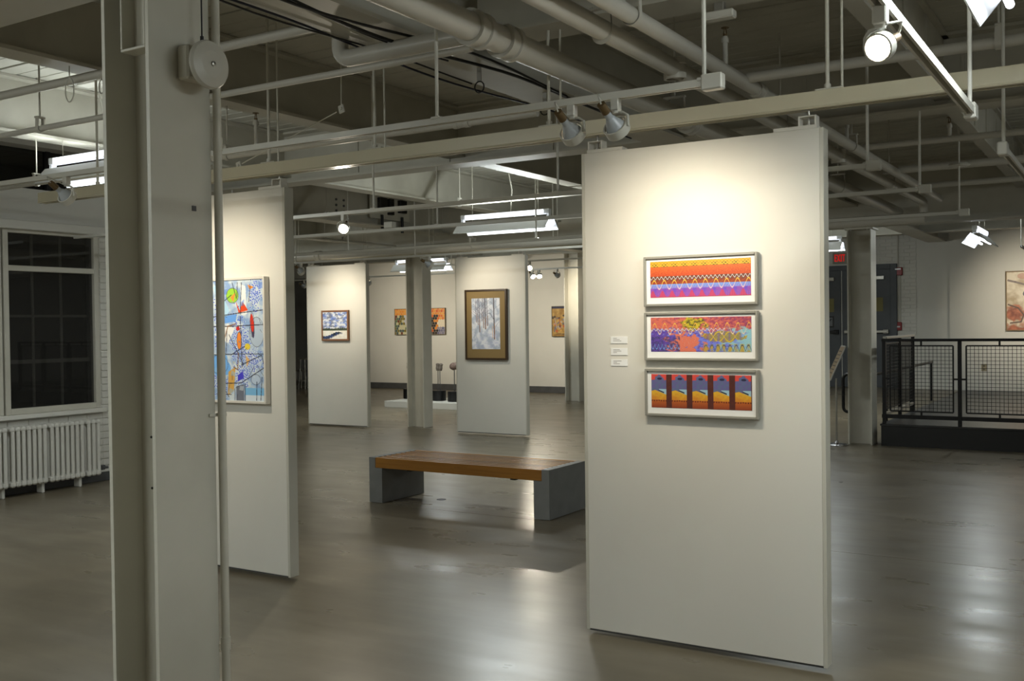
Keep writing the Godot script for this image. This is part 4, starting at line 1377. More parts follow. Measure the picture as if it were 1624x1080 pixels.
func abstract_canvas() -> ImageTexture:
	var p := Paint.new(420, 368, Color(0.62, 0.72, 0.84))
	var f := FastNoiseLite.new()
	f.seed = 31
	f.frequency = 0.02
	for y in p.h:
		for x in p.w:
			p.im.set_pixel(x, y, Color(0.55, 0.66, 0.82).lerp(Color(0.82, 0.86, 0.88), clampf(f.get_noise_2d(x, y) * 1.4 + 0.45, 0, 1)))
	var V := func(a: float, b: float) -> Vector2: return Vector2(0.48 + a * 0.52, b)
	# patches of small blue marks on white
	var r := RandomNumberGenerator.new()
	r.seed = 9
	for e in [[0.1, 0.4, 0.1, 0.25], [0.45, 0.5, 0.1, 0.3], [0.6, 0.52, 0.12, 0.2], [0.15, 0.85, 0.2, 0.12], [0.8, 0.67, 0.16, 0.1], [0.85, 0.1, 0.14, 0.15], [0.6, 0.78, 0.14, 0.08], [-0.5, 0.3, 0.3, 0.25], [-0.5, 0.75, 0.25, 0.2]]:
		for k in 130:
			var a: float = e[0] + r.randfn(0, 0.45) * e[2]
			var b: float = e[1] + r.randfn(0, 0.45) * e[3]
			var q: Vector2 = V.call(a, b)
			p.ell(q.x, q.y, 0.012, 0.008, Color(0.90, 0.93, 0.95), 0.6, r.randf() * 3.0)
			p.ell(q.x, q.y, 0.007, 0.0045, Color(0.20, 0.32, 0.78), 1.0, r.randf() * 3.0)
	# shapes
	p.poly([V.call(0.02, 0.05), V.call(0.22, 0.33), V.call(0.34, 0.25), V.call(0.1, 0.02)], Color(0.70, 0.85, 0.94))
	p.poly([V.call(0.55, 0.03), V.call(0.66, 0.05), V.call(0.68, 0.28), V.call(0.58, 0.30)], Color(0.90, 0.92, 0.92))
	p.poly([V.call(0.02, 0.45), V.call(0.3, 0.36), V.call(0.44, 0.40), V.call(0.3, 0.52)], Color(0.93, 0.93, 0.92))
	p.poly([V.call(0.2, 0.30), V.call(0.48, 0.28), V.call(0.46, 0.34), V.call(0.2, 0.36)], Color(0.42, 0.64, 0.92))
	p.ell(V.call(0.40, 0.125).x, 0.125, 0.06, 0.06, Color(0.62, 0.82, 0.24))
	p.poly([V.call(0.36, 0.14), V.call(0.46, 0.10), V.call(0.42, 0.18)], Color(0.95, 0.58, 0.26))
	p.poly([V.call(0.46, 0.17), V.call(0.54, 0.25), V.call(0.60, 0.18), V.call(0.66, 0.22), V.call(0.70, 0.25), V.call(0.52, 0.27)], Color(0.90, 0.30, 0.13))
	p.poly([V.call(0.70, 0.04), V.call(0.82, 0.06), V.call(0.74, 0.08)], Color(0.93, 0.55, 0.15))
	p.ell(V.call(0.86, 0.44).x, 0.43, 0.07, 0.12, Color(0.72, 0.78, 0.84))
	p.ell(V.call(0.78, 0.38).x, 0.38, 0.018, 0.10, Color(0.26, 0.24, 0.36), 1.0, -0.1)
	p.ell(V.call(0.775, 0.355).x, 0.355, 0.017, 0.075, Color(0.86, 0.20, 0.12), 1.0, -0.1)
	p.ell(V.call(0.52, 0.50).x, 0.50, 0.022, 0.07, Color(0.95, 0.55, 0.20))
	p.ell(V.call(0.16, 0.45).x, 0.45, 0.02, 0.09, Color(0.88, 0.82, 0.24))
	p.ell(V.call(0.68, 0.55).x, 0.55, 0.028, 0.026, Color(0.90, 0.80, 0.25))
	p.poly([V.call(0.46, 0.39), V.call(0.52, 0.38), V.call(0.54, 0.41), V.call(0.48, 0.42)], Color(0.86, 0.16, 0.12))
	for e in [[0.06, 0.68], [0.18, 0.66], [0.24, 0.73], [0.10, 0.74]]:
		p.ell(V.call(e[0], 0).x, e[1], 0.055, 0.06, Color(0.45, 0.68, 0.92))
	p.poly([V.call(0.30, 0.76), V.call(0.44, 0.72), V.call(0.40, 0.92), V.call(0.28, 0.96)], Color(0.85, 0.66, 0.34))
	p.poly([V.call(0.64, 0.62), V.call(0.72, 0.66), V.call(0.66, 0.72)], Color(0.90, 0.72, 0.45))
	p.poly([V.call(0.48, 0.79), V.call(0.58, 0.75), V.call(0.6, 0.81), V.call(0.48, 0.84)], Color(0.28, 0.26, 0.80))
	p.ell(V.call(0.83, 0.82).x, 0.82, 0.045, 0.04, Color(0.74, 0.80, 0.88))
	p.poly([V.call(0.62, 0.89), V.call(1.0, 0.89), V.call(1.0, 0.95), V.call(0.62, 0.95)], Color(0.50, 0.74, 0.90))
	p.poly([V.call(0.62, 0.95), V.call(1.0, 0.95), V.call(1.0, 1.0), V.call(0.62, 1.0)], Color(0.86, 0.90, 0.93))
	p.poly([V.call(0.45, 0.88), V.call(0.60, 0.86), V.call(0.60, 1.0), V.call(0.45, 1.0)], Color(0.45, 0.47, 0.52))
	p.ell(0.2, 0.25, 0.09, 0.14, Color(0.86, 0.50, 0.22))
	p.ell(0.30, 0.72, 0.12, 0.1, Color(0.40, 0.62, 0.88))
	p.poly([Vector2(0.05, 0.5), Vector2(0.25, 0.42), Vector2(0.3, 0.58), Vector2(0.08, 0.65)], Color(0.84, 0.80, 0.40))
	for k in 60:
		var a := r.randf_range(-0.9, 1.0)
		var b := r.randf()
		var q: Vector2 = V.call(a, b)
		var cols := [Color(0.84, 0.88, 0.90), Color(0.60, 0.74, 0.88), Color(0.36, 0.50, 0.84), Color(0.80, 0.76, 0.62), Color(0.66, 0.70, 0.76)]
		var sz := r.randf_range(0.015, 0.05)
		p.poly([q, q + Vector2(sz, r.randf_range(-0.03, 0.03)), q + Vector2(sz * 0.8, sz), q + Vector2(-sz * 0.2, sz * 0.9)], cols[k % 5], 0.55)
	for k in 34:
		var a := r.randf_range(-0.9, 1.0)
		var b := r.randf()
		p.line([V.call(a, b), V.call(a + r.randf_range(-0.12, 0.12), b + r.randf_range(-0.1, 0.1))], 1.6, Color(0.20, 0.20, 0.27), 0.7)
	for e in [[0.40, 0.125, 0.062, 0.062], [0.86, 0.43, 0.072, 0.122], [0.775, 0.37, 0.021, 0.10], [0.52, 0.50, 0.024, 0.072], [0.83, 0.82, 0.047, 0.042], [0.12, 0.70, 0.09, 0.08]]:
		var pts := []
		for k in 25:
			pts.append(Vector2(V.call(e[0], 0.0).x + cos(TAU * k / 24.0) * e[2], e[1] + sin(TAU * k / 24.0) * e[3]))
		p.line(pts, 1.5, Color(0.30, 0.30, 0.36), 0.8)
	# ink lines
	var ink := Color(0.16, 0.16, 0.22)
	for l in [[[0.0, 0.30], [0.55, 0.27], [1.0, 0.25]], [[0.0, 0.62], [0.5, 0.61], [1.0, 0.61]], [[0.0, 0.38], [0.4, 0.38], [1.0, 0.37]], [[0.08, 0.05], [0.22, 0.33]], [[0.2, 0.18], [0.38, 0.12]], [[0.40, 0.02], [0.48, 0.15]], [[0.50, 0.02], [0.49, 0.14]], [[0.58, 0.02], [0.55, 0.28]], [[0.32, 0.45], [0.60, 0.70]], [[0.35, 0.62], [0.62, 0.55]], [[0.56, 0.70], [0.95, 0.62], [1.0, 0.72], [0.55, 0.85], [0.2, 0.86]], [[0.1, 0.82], [0.3, 0.97]], [[0.55, 0.3], [0.57, 0.72]], [[0.28, 0.42], [0.26, 0.6]], [[0.85, 0.84], [0.84, 0.99]], [[0.95, 0.8], [0.92, 0.99]], [[0.42, 0.9], [0.42, 1.0]], [[0.62, 0.86], [0.62, 1.0]], [[0.05, 0.95], [0.35, 0.95]], [[0.75, 0.05], [0.72, 0.18]], [[-0.9, 0.3], [-0.4, 0.35], [0.0, 0.30]], [[-0.9, 0.7], [-0.2, 0.62]], [[-0.5, 0.0], [-0.45, 0.5], [-0.6, 1.0]]]:
		var pts := []
		for q in l:
			pts.append(V.call(q[0], q[1]))
		p.line(pts, 2.6, ink, 0.85)
	for l in [[[0.15, 0.35], [0.22, 0.5], [0.30, 0.38], [0.46, 0.36]], [[0.40, 0.72], [0.48, 0.74], [0.5, 0.6]]]:
		var pts := []
		for q in l:
			pts.append(V.call(q[0], q[1]))
		p.line(pts, 3.4, Color(0.52, 0.36, 0.22), 0.9)
	return p.tex()

func cloud_painting() -> ImageTexture:
	var p := Paint.new(160, 140, Color.WHITE)
	var f := FastNoiseLite.new()
	f.seed = 41
	f.frequency = 0.025
	f.fractal_octaves = 4
	for y in p.h:
		for x in p.w:
			var t := float(y) / p.h
			var u := float(x) / p.w
			var q := f.get_noise_2d(x, y * 1.6)
			var c: Color
			if t < 0.68:
				c = Color(0.40, 0.50, 0.78).lerp(Color(0.88, 0.89, 0.91), clampf(q * 1.8 + 0.5 + t * 0.6, 0, 1))
				c = c.lerp(Color(0.45, 0.47, 0.55), clampf(f.get_noise_2d(x + 400, y * 1.8) * 2.6, 0, 0.9))
				if t > 0.6 + f.get_noise_2d(x * 3.0, 900) * 0.05:
					c = Color(0.20, 0.25, 0.17).lerp(Color(0.30, 0.32, 0.24), q + 0.5)
			else:
				c = Color(0.90, 0.88, 0.82).lerp(Color(0.95, 0.94, 0.92), q + 0.5)
				var cy := 0.93 - 0.17 * pow(clampf((u - 0.1) / 0.6, 0, 1), 1.3) + 0.02 * sin(u * 9.0)
				var wdt := 0.05 * clampf((0.82 - u) / 0.25, 0, 1) * (0.6 + 0.8 * clampf(f.get_noise_2d(x * 3.0, 77) + 0.5, 0, 1))
				if absf(t - cy) < wdt:
					c = Color(0.18, 0.26, 0.46).lerp(Color(0.12, 0.14, 0.18), clampf(q * 2.0 + 0.5, 0, 1))
				elif absf(t - cy - 0.03) < wdt:
					c = Color(0.62, 0.62, 0.66)
			p.im.set_pixel(x, y, c)
	return p.tex()

func trees_painting() -> ImageTexture:
	var p := Paint.new(200, 300, Color.WHITE)
	var f := FastNoiseLite.new()
	f.seed = 51
	f.frequency = 0.02
	f.fractal_octaves = 5
	for y in p.h:
		for x in p.w:
			var q := f.get_noise_2d(x, y)
			p.im.set_pixel(x, y, Color(0.66, 0.70, 0.77).lerp(Color(0.86, 0.87, 0.90), clampf(q * 1.6 + 0.55, 0, 1)))
	var r := RandomNumberGenerator.new()
	r.seed = 5
	for t in [[0.28, 0.66, 5.0], [0.22, 0.52, 3.5], [0.16, 0.47, 3.0], [0.42, 0.58, 5.0], [0.49, 0.6, 8.0], [0.56, 0.54, 4.0], [0.80, 0.80, 8.0], [0.36, 0.45, 2.5]]:
		p.line([Vector2(t[0] - 0.02, 0.0), Vector2(t[0] - 0.01, t[1] * 0.5), Vector2(t[0], t[1])], t[2], Color(0.33, 0.31, 0.34), 0.85)
		p.line([Vector2(t[0] + 0.005, t[1] * 0.62), Vector2(t[0] + 0.012, t[1])], t[2] * 0.45, Color(0.78, 0.50, 0.28), 0.7)
		for k in 9:
			var y0: float = r.randf() * t[1] * 0.7
			var s := -1.0 if r.randf() < 0.5 else 1.0
			p.line([Vector2(t[0], y0 + 0.06), Vector2(t[0] + s * r.randf_range(0.06, 0.2), y0 - r.randf() * 0.06)], 1.5, Color(0.40, 0.40, 0.48), 0.55)
	p.line([Vector2(0.80, 0.44), Vector2(0.66, 0.30), Vector2(0.58, 0.29)], 3.0, Color(0.36, 0.34, 0.38), 0.8)
	p.line([Vector2(0.74, 0.55), Vector2(0.74, 0.78)], 3.0, Color(0.85, 0.62, 0.38), 0.8)
	for k in 40:
		p.ell(r.randf(), r.randf_range(0.68, 1.0), 0.06, 0.012, Color(0.66, 0.68, 0.82), 0.3)
	return p.tex()

func hex_painting() -> ImageTexture:
	var p := Paint.new(320, 134, Color(0.80, 0.78, 0.72))
	var r := RandomNumberGenerator.new()
	r.seed = 15
	var s := 8.6
	for row in 14:
		for col in 24:
			var x := (col + (0.5 if row % 2 else 0.0)) * s * 1.7
			var y := row * s * 1.48
			var u := x / p.w
			var t := y / p.h
			var c: Color
			var q := r.randf()
			if u < 0.38:
				if t < 0.26:
					c = Color(0.90, 0.50, 0.14).lerp(Color(0.94, 0.66, 0.28), q)
				elif u > 0.2 and t < 0.58:
					c = Color(0.85, 0.85, 0.86).lerp(Color(0.74, 0.74, 0.78), q)
				else:
					c = [Color(0.36, 0.44, 0.32), Color(0.50, 0.44, 0.18), Color(0.30, 0.36, 0.34), Color(0.80, 0.78, 0.62), Color(0.45, 0.22, 0.12)][int(q * 5.0) % 5]
			elif u > 0.66:
				if t < 0.42:
					c = Color(0.85, 0.38, 0.12).lerp(Color(0.92, 0.66, 0.26), q)
				elif u > 0.86 and t < 0.68:
					c = Color(0.90, 0.84, 0.74)
				elif u > 0.86:
					c = Color(0.38, 0.38, 0.50).lerp(Color(0.62, 0.58, 0.62), q)
				else:
					c = [Color(0.86, 0.52, 0.14), Color(0.75, 0.34, 0.10), Color(0.90, 0.72, 0.42)][int(q * 3.0) % 3]
				if u < 0.86 and t > 0.26 and q > 0.45:
					c = Color(0.16, 0.11, 0.07)
			else:
				c = Color(0.88, 0.62, 0.28).lerp(Color(0.80, 0.80, 0.76), q)
			var pts := []
			for k in 6:
				var a := PI / 6.0 + k * PI / 3.0
				pts.append(Vector2((x + cos(a) * s * 0.92) / p.w, (y + sin(a) * s * 0.92) / p.h))
			p.poly(pts, c)
	return p.tex()

func tan_painting() -> ImageTexture:
	var p := Paint.new(180, 150, Color(0.66, 0.50, 0.22))
	var f := FastNoiseLite.new()
	f.seed = 61
	f.frequency = 0.03
	for y in p.h:
		for x in p.w:
			var q := f.get_noise_2d(x, y)
			p.im.set_pixel(x, y, Color(0.58, 0.42, 0.16).lerp(Color(0.76, 0.62, 0.34), clampf(q + 0.5, 0, 1)))
	var r := RandomNumberGenerator.new()
	r.seed = 8
	for k in 60:
		var cols := [Color(0.72, 0.30, 0.14), Color(0.66, 0.64, 0.66), Color(0.25, 0.20, 0.16), Color(0.42, 0.40, 0.46), Color(0.80, 0.62, 0.30)]
		p.ell(r.randf(), r.randf_range(0.36, 0.85), r.randf_range(0.02, 0.06), r.randf_range(0.02, 0.05), cols[k % 5], 0.8, r.randf() * 3.0)
	for k in 7:
		p.ell(0.08 + k * 0.14, 0.34 + 0.05 * sin(k * 2.0), 0.035, 0.035, Color(0.24, 0.17, 0.10), 0.9)
		p.line([Vector2(0.08 + k * 0.14, 0.4), Vector2(0.14 + k * 0.13, 0.72)], 5.0, [Color(0.70, 0.68, 0.70), Color(0.70, 0.30, 0.14)][k % 2], 0.7)
	for k in 6:
		p.line([Vector2(r.randf(), 0.88), Vector2(r.randf(), 0.96)], 3.0, Color(0.32, 0.22, 0.12), 0.7)
	p.poly([Vector2(0, 0), Vector2(1, 0), Vector2(1, 0.06), Vector2(0, 0.065)], Color(0.10, 0.10, 0.24))
	return p.tex()

func terracotta_painting() -> ImageTexture:
	var p := Paint.new(260, 240, Color(0.80, 0.74, 0.62))
	var f := FastNoiseLite.new()
	f.seed = 71
	f.frequency = 0.015
	for y in p.h:
		for x in p.w:
			var q := f.get_noise_2d(x, y)
			p.im.set_pixel(x, y, Color(0.70, 0.62, 0.50).lerp(Color(0.88, 0.83, 0.74), clampf(q * 1.3 + 0.6, 0, 1)))
	for y in p.h:
		for x in p.w:
			var t := float(y) / p.h
			var u := float(x) / p.w
			var q := f.get_noise_2d(x * 2.0 + 50, y * 2.0)
			var k := clampf((t - 0.86 + q * 0.12) * 9.0, 0, 1)
			k = maxf(k, clampf((1.0 - Vector2((u - 0.11) / 0.16, (t - 0.71) / 0.15).length() + q * 0.5) * 3.0, 0, 1))
			p.dot(x, y, Color(0.50, 0.26, 0.19).lerp(Color(0.74, 0.44, 0.31), clampf(q + 0.5, 0, 1)), k)
	p.ell(0.6, 0.7, 0.2, 0.12, Color(0.66, 0.38, 0.26), 0.8)
	p.line([Vector2(0.02, 0.14), Vector2(0.12, 0.17), Vector2(0.26, 0.22), Vector2(0.45, 0.2)], 8.0, Color(0.44, 0.38, 0.36), 0.8)
	p.line([Vector2(0.02, 0.56), Vector2(0.16, 0.62), Vector2(0.24, 0.74), Vector2(0.2, 0.86), Vector2(0.05, 0.88)], 6.0, Color(0.34, 0.26, 0.22), 0.8)
	p.ell(0.27, 0.36, 0.035, 0.06, Color(0.30, 0.30, 0.34), 0.9, 0.5)
	p.ell(0.22, 0.07, 0.07, 0.05, Color(0.72, 0.50, 0.42), 0.6)
	for k in 8:
		p.line([Vector2(0.3 + 0.08 * k, 0.1 + 0.04 * k), Vector2(0.38 + 0.08 * k, 0.3 + 0.05 * k)], 4.0, Color(0.45, 0.36, 0.30), 0.6)
	return p.tex()

# ------------------------------------------------------------------ bench
func bench():
	var o := thing("slatted_bench", "low bench of golden wooden slats between two grey block ends", "bench", Vector3(-5.045, 0, -7.48))
	var z0 := -7.17
	var z1 := -7.80
	for e in [-1.0, 1.0]:
		var xo: float = -5.045 + e * 0.945
		var mb := MB.new(o.position)
		mb.prism(Vector3(xo, 0, z1), Vector3(-e, 0, 0), Vector3.UP, Vector3.BACK, z0 - z1, PackedVector2Array([Vector2(0.0, 0.004), Vector2(0.148, 0.004), Vector2(0.148, 0.318), Vector2(0.07, 0.318), Vector2(0.07, 0.413), Vector2(0.0, 0.413)]))
		put(mb, "end_block", M.benchgrey, o)
	var n := 9
	var pitch := (z0 - z1 - 0.04) / (n - 1)
	for k in n:
		var mb := MB.new(o.position)
		var zc := z0 - 0.02 - pitch * k
		mb.box(Vector3(-5.045, 0.3655, zc), Vector3(1.748, 0.093, 0.037), 0.003)
		put(mb, "slat", M.wood[k % 4], o)
	for x in [-5.6, -4.5]:
		var mb := MB.new(o.position)
		mb.box(Vector3(x, 0.306, (z0 + z1) * 0.5), Vector3(0.05, 0.024, z0 - z1 - 0.16), 0.002)
		put(mb, "cross_bearer", M.trim, o)

# ------------------------------------------------------------------ railing
func wire_panel(o: Node3D, a: Vector3, b: Vector3, y0: float, y1: float):
	var d := (b - a).normalized()
	var ln := a.distance_to(b)
	var s := d.cross(Vector3.UP).normalized()
	var mb := MB.new(o.position)
	var t := 0.018
	for y in [y0, y1]:
		mb.box((a + b) * 0.5 + Vector3.UP * y, d.abs() * ln + s.abs() * t + Vector3.UP * t, 0.002)
	for p in [a, b]:
		mb.box(p + Vector3.UP * (y0 + y1) * 0.5, d.abs() * t + s.abs() * t + Vector3.UP * (y1 - y0), 0.002)
	put(mb, "panel_frame", M.blackmetal, o)
	mb = MB.new(o.position)
	var nx := int(ln / 0.044)
	for k in range(1, nx):
		mb.box(a + d * (ln * k / nx) + Vector3.UP * (y0 + y1) * 0.5, d.abs() * 0.005 + s.abs() * 0.005 + Vector3.UP * (y1 - y0))
	var ny := int((y1 - y0) / 0.044)
	for k in range(1, ny):
		mb.box((a + b) * 0.5 + Vector3.UP * (y0 + (y1 - y0) * k / ny), d.abs() * ln + s.abs() * 0.005 + Vector3.UP * 0.005)
	var w := put(mb, "wire_mesh", M.blackmetal, o)
	w.set_meta("kind", "stuff")

func railing():
	var z := -13.56
	var o := thing("mesh_railing", "black steel railing with wire mesh panels on the platform edge", "railing", Vector3(0, 0.28, z))
	var xs := [-2.79, -1.895, -1.0, -0.105, 0.79, 1.685, 2.58]
	for x in xs:
		var mb := MB.new(o.position)
		mb.span(Vector3(x - 0.022, 0.28, z - 0.022), Vector3(x + 0.022, 1.335, z + 0.022), 0.003)
		put(mb, "post", M.blackmetal, o)
	var m2 := MB.new(o.position)
	m2.span(Vector3(-2.82, 1.33, z - 0.025), Vector3(2.6, 1.365, z + 0.025), 0.006)
	put(m2, "top_rail", M.blackmetal, o)
	m2 = MB.new(o.position)
	m2.span(Vector3(-2.82, 0.35, z - 0.018), Vector3(2.6, 0.40, z + 0.018), 0.004)
	put(m2, "bottom_rail", M.blackmetal, o)
	for i in xs.size() - 1:
		var a: float = xs[i] + 0.075
		var b: float = xs[i + 1] - 0.075
		wire_panel(o, Vector3(a, 0, z), Vector3(b, 0, z), 0.445, 1.275)
		m2 = MB.new(o.position)
		var m := (a + b) * 0.5
		for q in [[m, 1.30], [m, 0.42], [a - 0.03, 0.86], [b + 0.03, 0.86]]:
			m2.box(Vector3(q[0], q[1], z), Vector3(0.05 if q[1] == 0.86 else 0.022, 0.022 if q[1] == 0.86 else 0.06, 0.022), 0.0)
		put(m2, "spacer", M.blackmetal, o)
	# return along the ramp
	o = thing("mesh_railing", "black mesh railing turning back along the ramp from the platform corner", "railing", Vector3(-2.79, 0.28, -14.6))
	for zz in [-14.55, -15.5]:
		m2 = MB.new(o.position)
		m2.span(Vector3(-2.812, 0.28, zz - 0.022), Vector3(-2.768, 1.36, zz + 0.022), 0.003)
		put(m2, "post", M.blackmetal, o)
	m2 = MB.new(o.position)
	m2.span(Vector3(-2.815, 1.36, -13.6), Vector3(-2.765, 1.395, -15.53), 0.006)
	put(m2, "top_rail", M.alu, o)
	m2 = MB.new(o.position)
	m2.span(Vector3(-2.808, 0.38, -13.6), Vector3(-2.772, 0.42, -15.5), 0.004)
	put(m2, "bottom_rail", M.alu, o)
	wire_panel(o, Vector3(-2.79, 0, -13.66), Vector3(-2.79, 0, -14.48), 0.46, 1.30)
	wire_panel(o, Vector3(-2.79, 0, -14.62), Vector3(-2.79, 0, -15.43), 0.46, 1.30)
	# handrail with a looped end at the foot of the ramp
	o = thing("ramp_handrail", "black handrail with a looped end behind the column by the sign stand", "handrail", Vector3(-3.36, 0, -13.9))
	m2 = MB.new(o.position)
	var pts := [Vector3(-3.02, 0.88, -18.5), Vector3(-3.02, 0.88, -14.1), Vector3(-3.1, 0.88, -13.95), Vector3(-3.3, 0.88, -13.95)]
	for k in 7:
		var t := PI * 0.5 * k / 6.0
		pts.append(Vector3(-3.34 - sin(t) * 0.06, 0.82 + cos(t) * 0.06, -13.95))
	for k in 7:
		var t := PI * 0.5 * k / 6.0
		pts.append(Vector3(-3.34 - cos(t) * 0.06, 0.44 - sin(t) * 0.06, -13.95))
	pts.append(Vector3(-3.02, 0.38, -13.95))
	m2.path(pts, 0.021, 10)
	put(m2, "rail_tube", M.blackmetal, o)
	for zz in [-14.8, -16.6, -18.4]:
		m2 = MB.new(o.position)
		m2.tube(Vector3(-3.02, 0.28 * (-zz - 14.4) / 4.9, zz), Vector3(-3.02, 0.88, zz), 0.02, 10)
		put(m2, "post", M.blackmetal, o)
	m2 = MB.new(o.position)
	m2.tube(Vector3(-3.02, 0.0, -13.95), Vector3(-3.02, 0.4, -13.95), 0.02, 10)
	put(m2, "post", M.blackmetal, o)

# ------------------------------------------------------------------ furnishings
func furnishings():
	# radiator under the window
	var o := thing("radiator", "white cast iron radiator under the window", "radiator", Vector3(-9.25, 0.1, -5.9))
	var z := -4.9
	var k := 0
	while z > -6.68:
		var mb := MB.new(o.position)
		for x in [-9.315, -9.25, -9.185]:
			mb.tube(Vector3(x, 0.14, z), Vector3(x, 0.64, z), 0.018, 10)
		mb.box(Vector3(-9.25, 0.655, z), Vector3(0.165, 0.05, 0.054), 0.016)
		mb.box(Vector3(-9.25, 0.13, z), Vector3(0.165, 0.06, 0.054), 0.016)
		put(mb, "section", M.white, o)
		z -= 0.056
		k += 1
		if k % 7 == 0:
			var f := MB.new(o.position)
			f.box(Vector3(-9.27, 0.055, z + 0.056), Vector3(0.10, 0.11, 0.03), 0.008)
			put(f, "foot", M.white, o)
			z -= 0.022
	var m := MB.new(o.position)
	m.tube(Vector3(-9.25, 0.16, -6.68), Vector3(-9.25, 0.16, -6.82), 0.014, 10)
	m.tube(Vector3(-9.25, 0.16, -6.8), Vector3(-9.4, 0.16, -6.8), 0.014, 10)
	put(m, "supply_pipe", M.trim, o)
	m = MB.new(o.position)
	m.box(Vector3(-9.25, 0.165, -6.76), Vector3(0.04, 0.05, 0.05), 0.008)
	put(m, "valve", M.trim, o)
	# pipes leave room: low baseboard strip behind it
	var bb := struct("baseboard_left")
	m = MB.new()
	m.span(Vector3(-9.4, 0.0, 4.0), Vector3(-9.375, 0.09, -8.1), 0.004)
	put(m, "baseboard_strip", M.trim, bb)
	# plinth and sculptures
	o = thing("sculpture_plinth", "low white plinth carrying the rod sculptures", "plinth", Vector3(-11.6, 0, -16.4))
	m = MB.new(o.position)
	m.span(Vector3(-12.8, 0.0, -17.0), Vector3(-10.4, 0.125, -15.82), 0.004)
	put(m, "plinth_box", M.panel, o)
	var i := 0
	for e in [[-12.72, -16.55, "partly hidden by the far column"], [-11.80, -16.3, "between the far column and the winter trees panel"], [-11.36, -16.2, "at the edge of the winter trees panel"]]:
		o = thing("rod_sculpture", "carved sculpture on a black drum base, " + e[2], "sculpture", Vector3(e[0], 0.125, e[1]), "rod sculptures")
		m = MB.new()
		m.lathe(Vector3.ZERO, Vector3.UP, [[0.0, 0.0], [0.13, 0.0], [0.135, 0.004], [0.135, 0.20], [0.13, 0.204], [0.0, 0.204]], 28)
		put(m, "drum_base", M.black, o)
		var stone := paint(Color(0.48, 0.42, 0.36) if i != 2 else Color(0.50, 0.38, 0.32), 0.7, 80 + i, 0.22, 9.0)
		if i == 2:
			m = MB.new()
			m.tube(Vector3(0, 0.2, 0), Vector3(0, 0.62, 0), 0.009, 8)
			put(m, "rod", M.trim, o)
			m = MB.new()
			m.lathe(Vector3(-0.09, 0.68, 0), Vector3(1, 0.1, 0), [[0.0, 0.0], [0.05, 0.012], [0.075, 0.06], [0.07, 0.14], [0.04, 0.19], [0.0, 0.2]], 16)
			put(m, "carved_head", stone, o)
		else:
			for s in [-1.0, 1.0]:
				m = MB.new()
				m.tube(Vector3(s * 0.026, 0.2, 0), Vector3(s * 0.022, 0.60, 0), 0.008, 8)
				put(m, "rod", M.trim, o)
				m = MB.new()
				m.lathe(Vector3(s * 0.03, 0.59, 0), Vector3(s * 0.06 + 0.1, 1, 0), [[0.0, 0.0], [0.032, 0.004], [0.04, 0.05], [0.036, 0.10], [0.042, 0.135], [0.02, 0.15], [0.0, 0.14]], 12)
				put(m, "carved_head", stone, o)
		i += 1
	# bar stools at the dark doorway
	for e in [[-18.67, -19.8, 0.80, "taller bar stool at the dark doorway"], [-19.0, -20.0, 0.48, "lower stool beside the bar stool at the dark doorway"]]:
		o = thing("bar_stool", e[3], "stool", Vector3(e[0], 0, e[1]))
		m = MB.new()
		m.lathe(Vector3(0, e[2] - 0.03, 0), Vector3.UP, [[0.0, 0.0], [0.15, 0.0], [0.16, 0.012], [0.15, 0.03], [0.0, 0.032]], 20)
		put(m, "seat", M.alu, o)
		for a in 4:
			var t := PI * 0.25 + a * PI * 0.5
			m = MB.new()
			m.tube(Vector3(cos(t) * 0.10, e[2] - 0.03, sin(t) * 0.10), Vector3(cos(t) * 0.17, 0.0, sin(t) * 0.17), 0.011, 8)
			put(m, "leg", M.alu, o)
		m = MB.new()
		var ring := []
		for a in 17:
			ring.append(Vector3(cos(TAU * a / 16.0) * 0.15, 0.2, sin(TAU * a / 16.0) * 0.15))
		m.path(ring, 0.008, 6)
		put(m, "foot_ring", M.alu, o)
	# sign stand
	o = thing("sign_stand", "tilted sign board on a chrome pole beside the white column", "sign stand", Vector3(-3.33, 0, -13.3))
	m = MB.new()
	m.lathe(Vector3.ZERO, Vector3.UP, [[0.0, 0.0], [0.15, 0.0], [0.15, 0.012], [0.12, 0.02], [0.03, 0.03], [0.02, 0.06], [0.0, 0.06]], 24)
	put(m, "base", M.chrome, o)
	m = MB.new()
	m.tube(Vector3(0, 0.03, 0), Vector3(0, 0.86, 0), 0.013, 12)
	m.tube(Vector3(0, 0.60, 0), Vector3(0, 0.66, 0), 0.019, 12)
	put(m, "pole", M.alu, o)
	var bs := Basis(Vector3(0, 1, 0), -1.15) * Basis(Vector3(1, 0, 0), -0.42)
	m = MB.new()
	m.box(Vector3(0, 1.06, 0), Vector3(0.30, 0.48, 0.016), 0.003, bs)
	put(m, "board", M.alu, o)
	m = MB.new()
	m.box(Vector3(0, 1.06, 0) + bs.z * 0.009, Vector3(0.26, 0.44, 0.003), 0.0, bs)
	put(m, "printed_sheet", mat(Color(0.62, 0.54, 0.42), 0.6), o)
	m = MB.new()
	for r in 7:
		m.box(Vector3(0, 1.06, 0) + bs.z * 0.0112 + bs.y * (0.16 - r * 0.05), Vector3(0.20, 0.012, 0.001), 0.0, bs)
	put(m, "printed_lines", mat(Color(0.34, 0.30, 0.25), 0.7), o)
	# round floor plate
	o = thing("floor_plate", "small round dark plate set in the floor by the bench", "floor plate", Vector3(-5.487, 0, -7.59))
	m = MB.new()
	m.lathe(Vector3.ZERO, Vector3.UP, [[0.0, 0.0], [0.045, 0.0], [0.043, 0.003], [0.0, 0.003]], 20)
	put(m, "cover", M.black, o)
	# electrical board on the annexe joist
	o = thing("electrical_board", "grey board of black switches mounted on the bolted girder", "switchboard", Vector3(-9.56, 3.2, -12.05))
	m = MB.new(o.position)
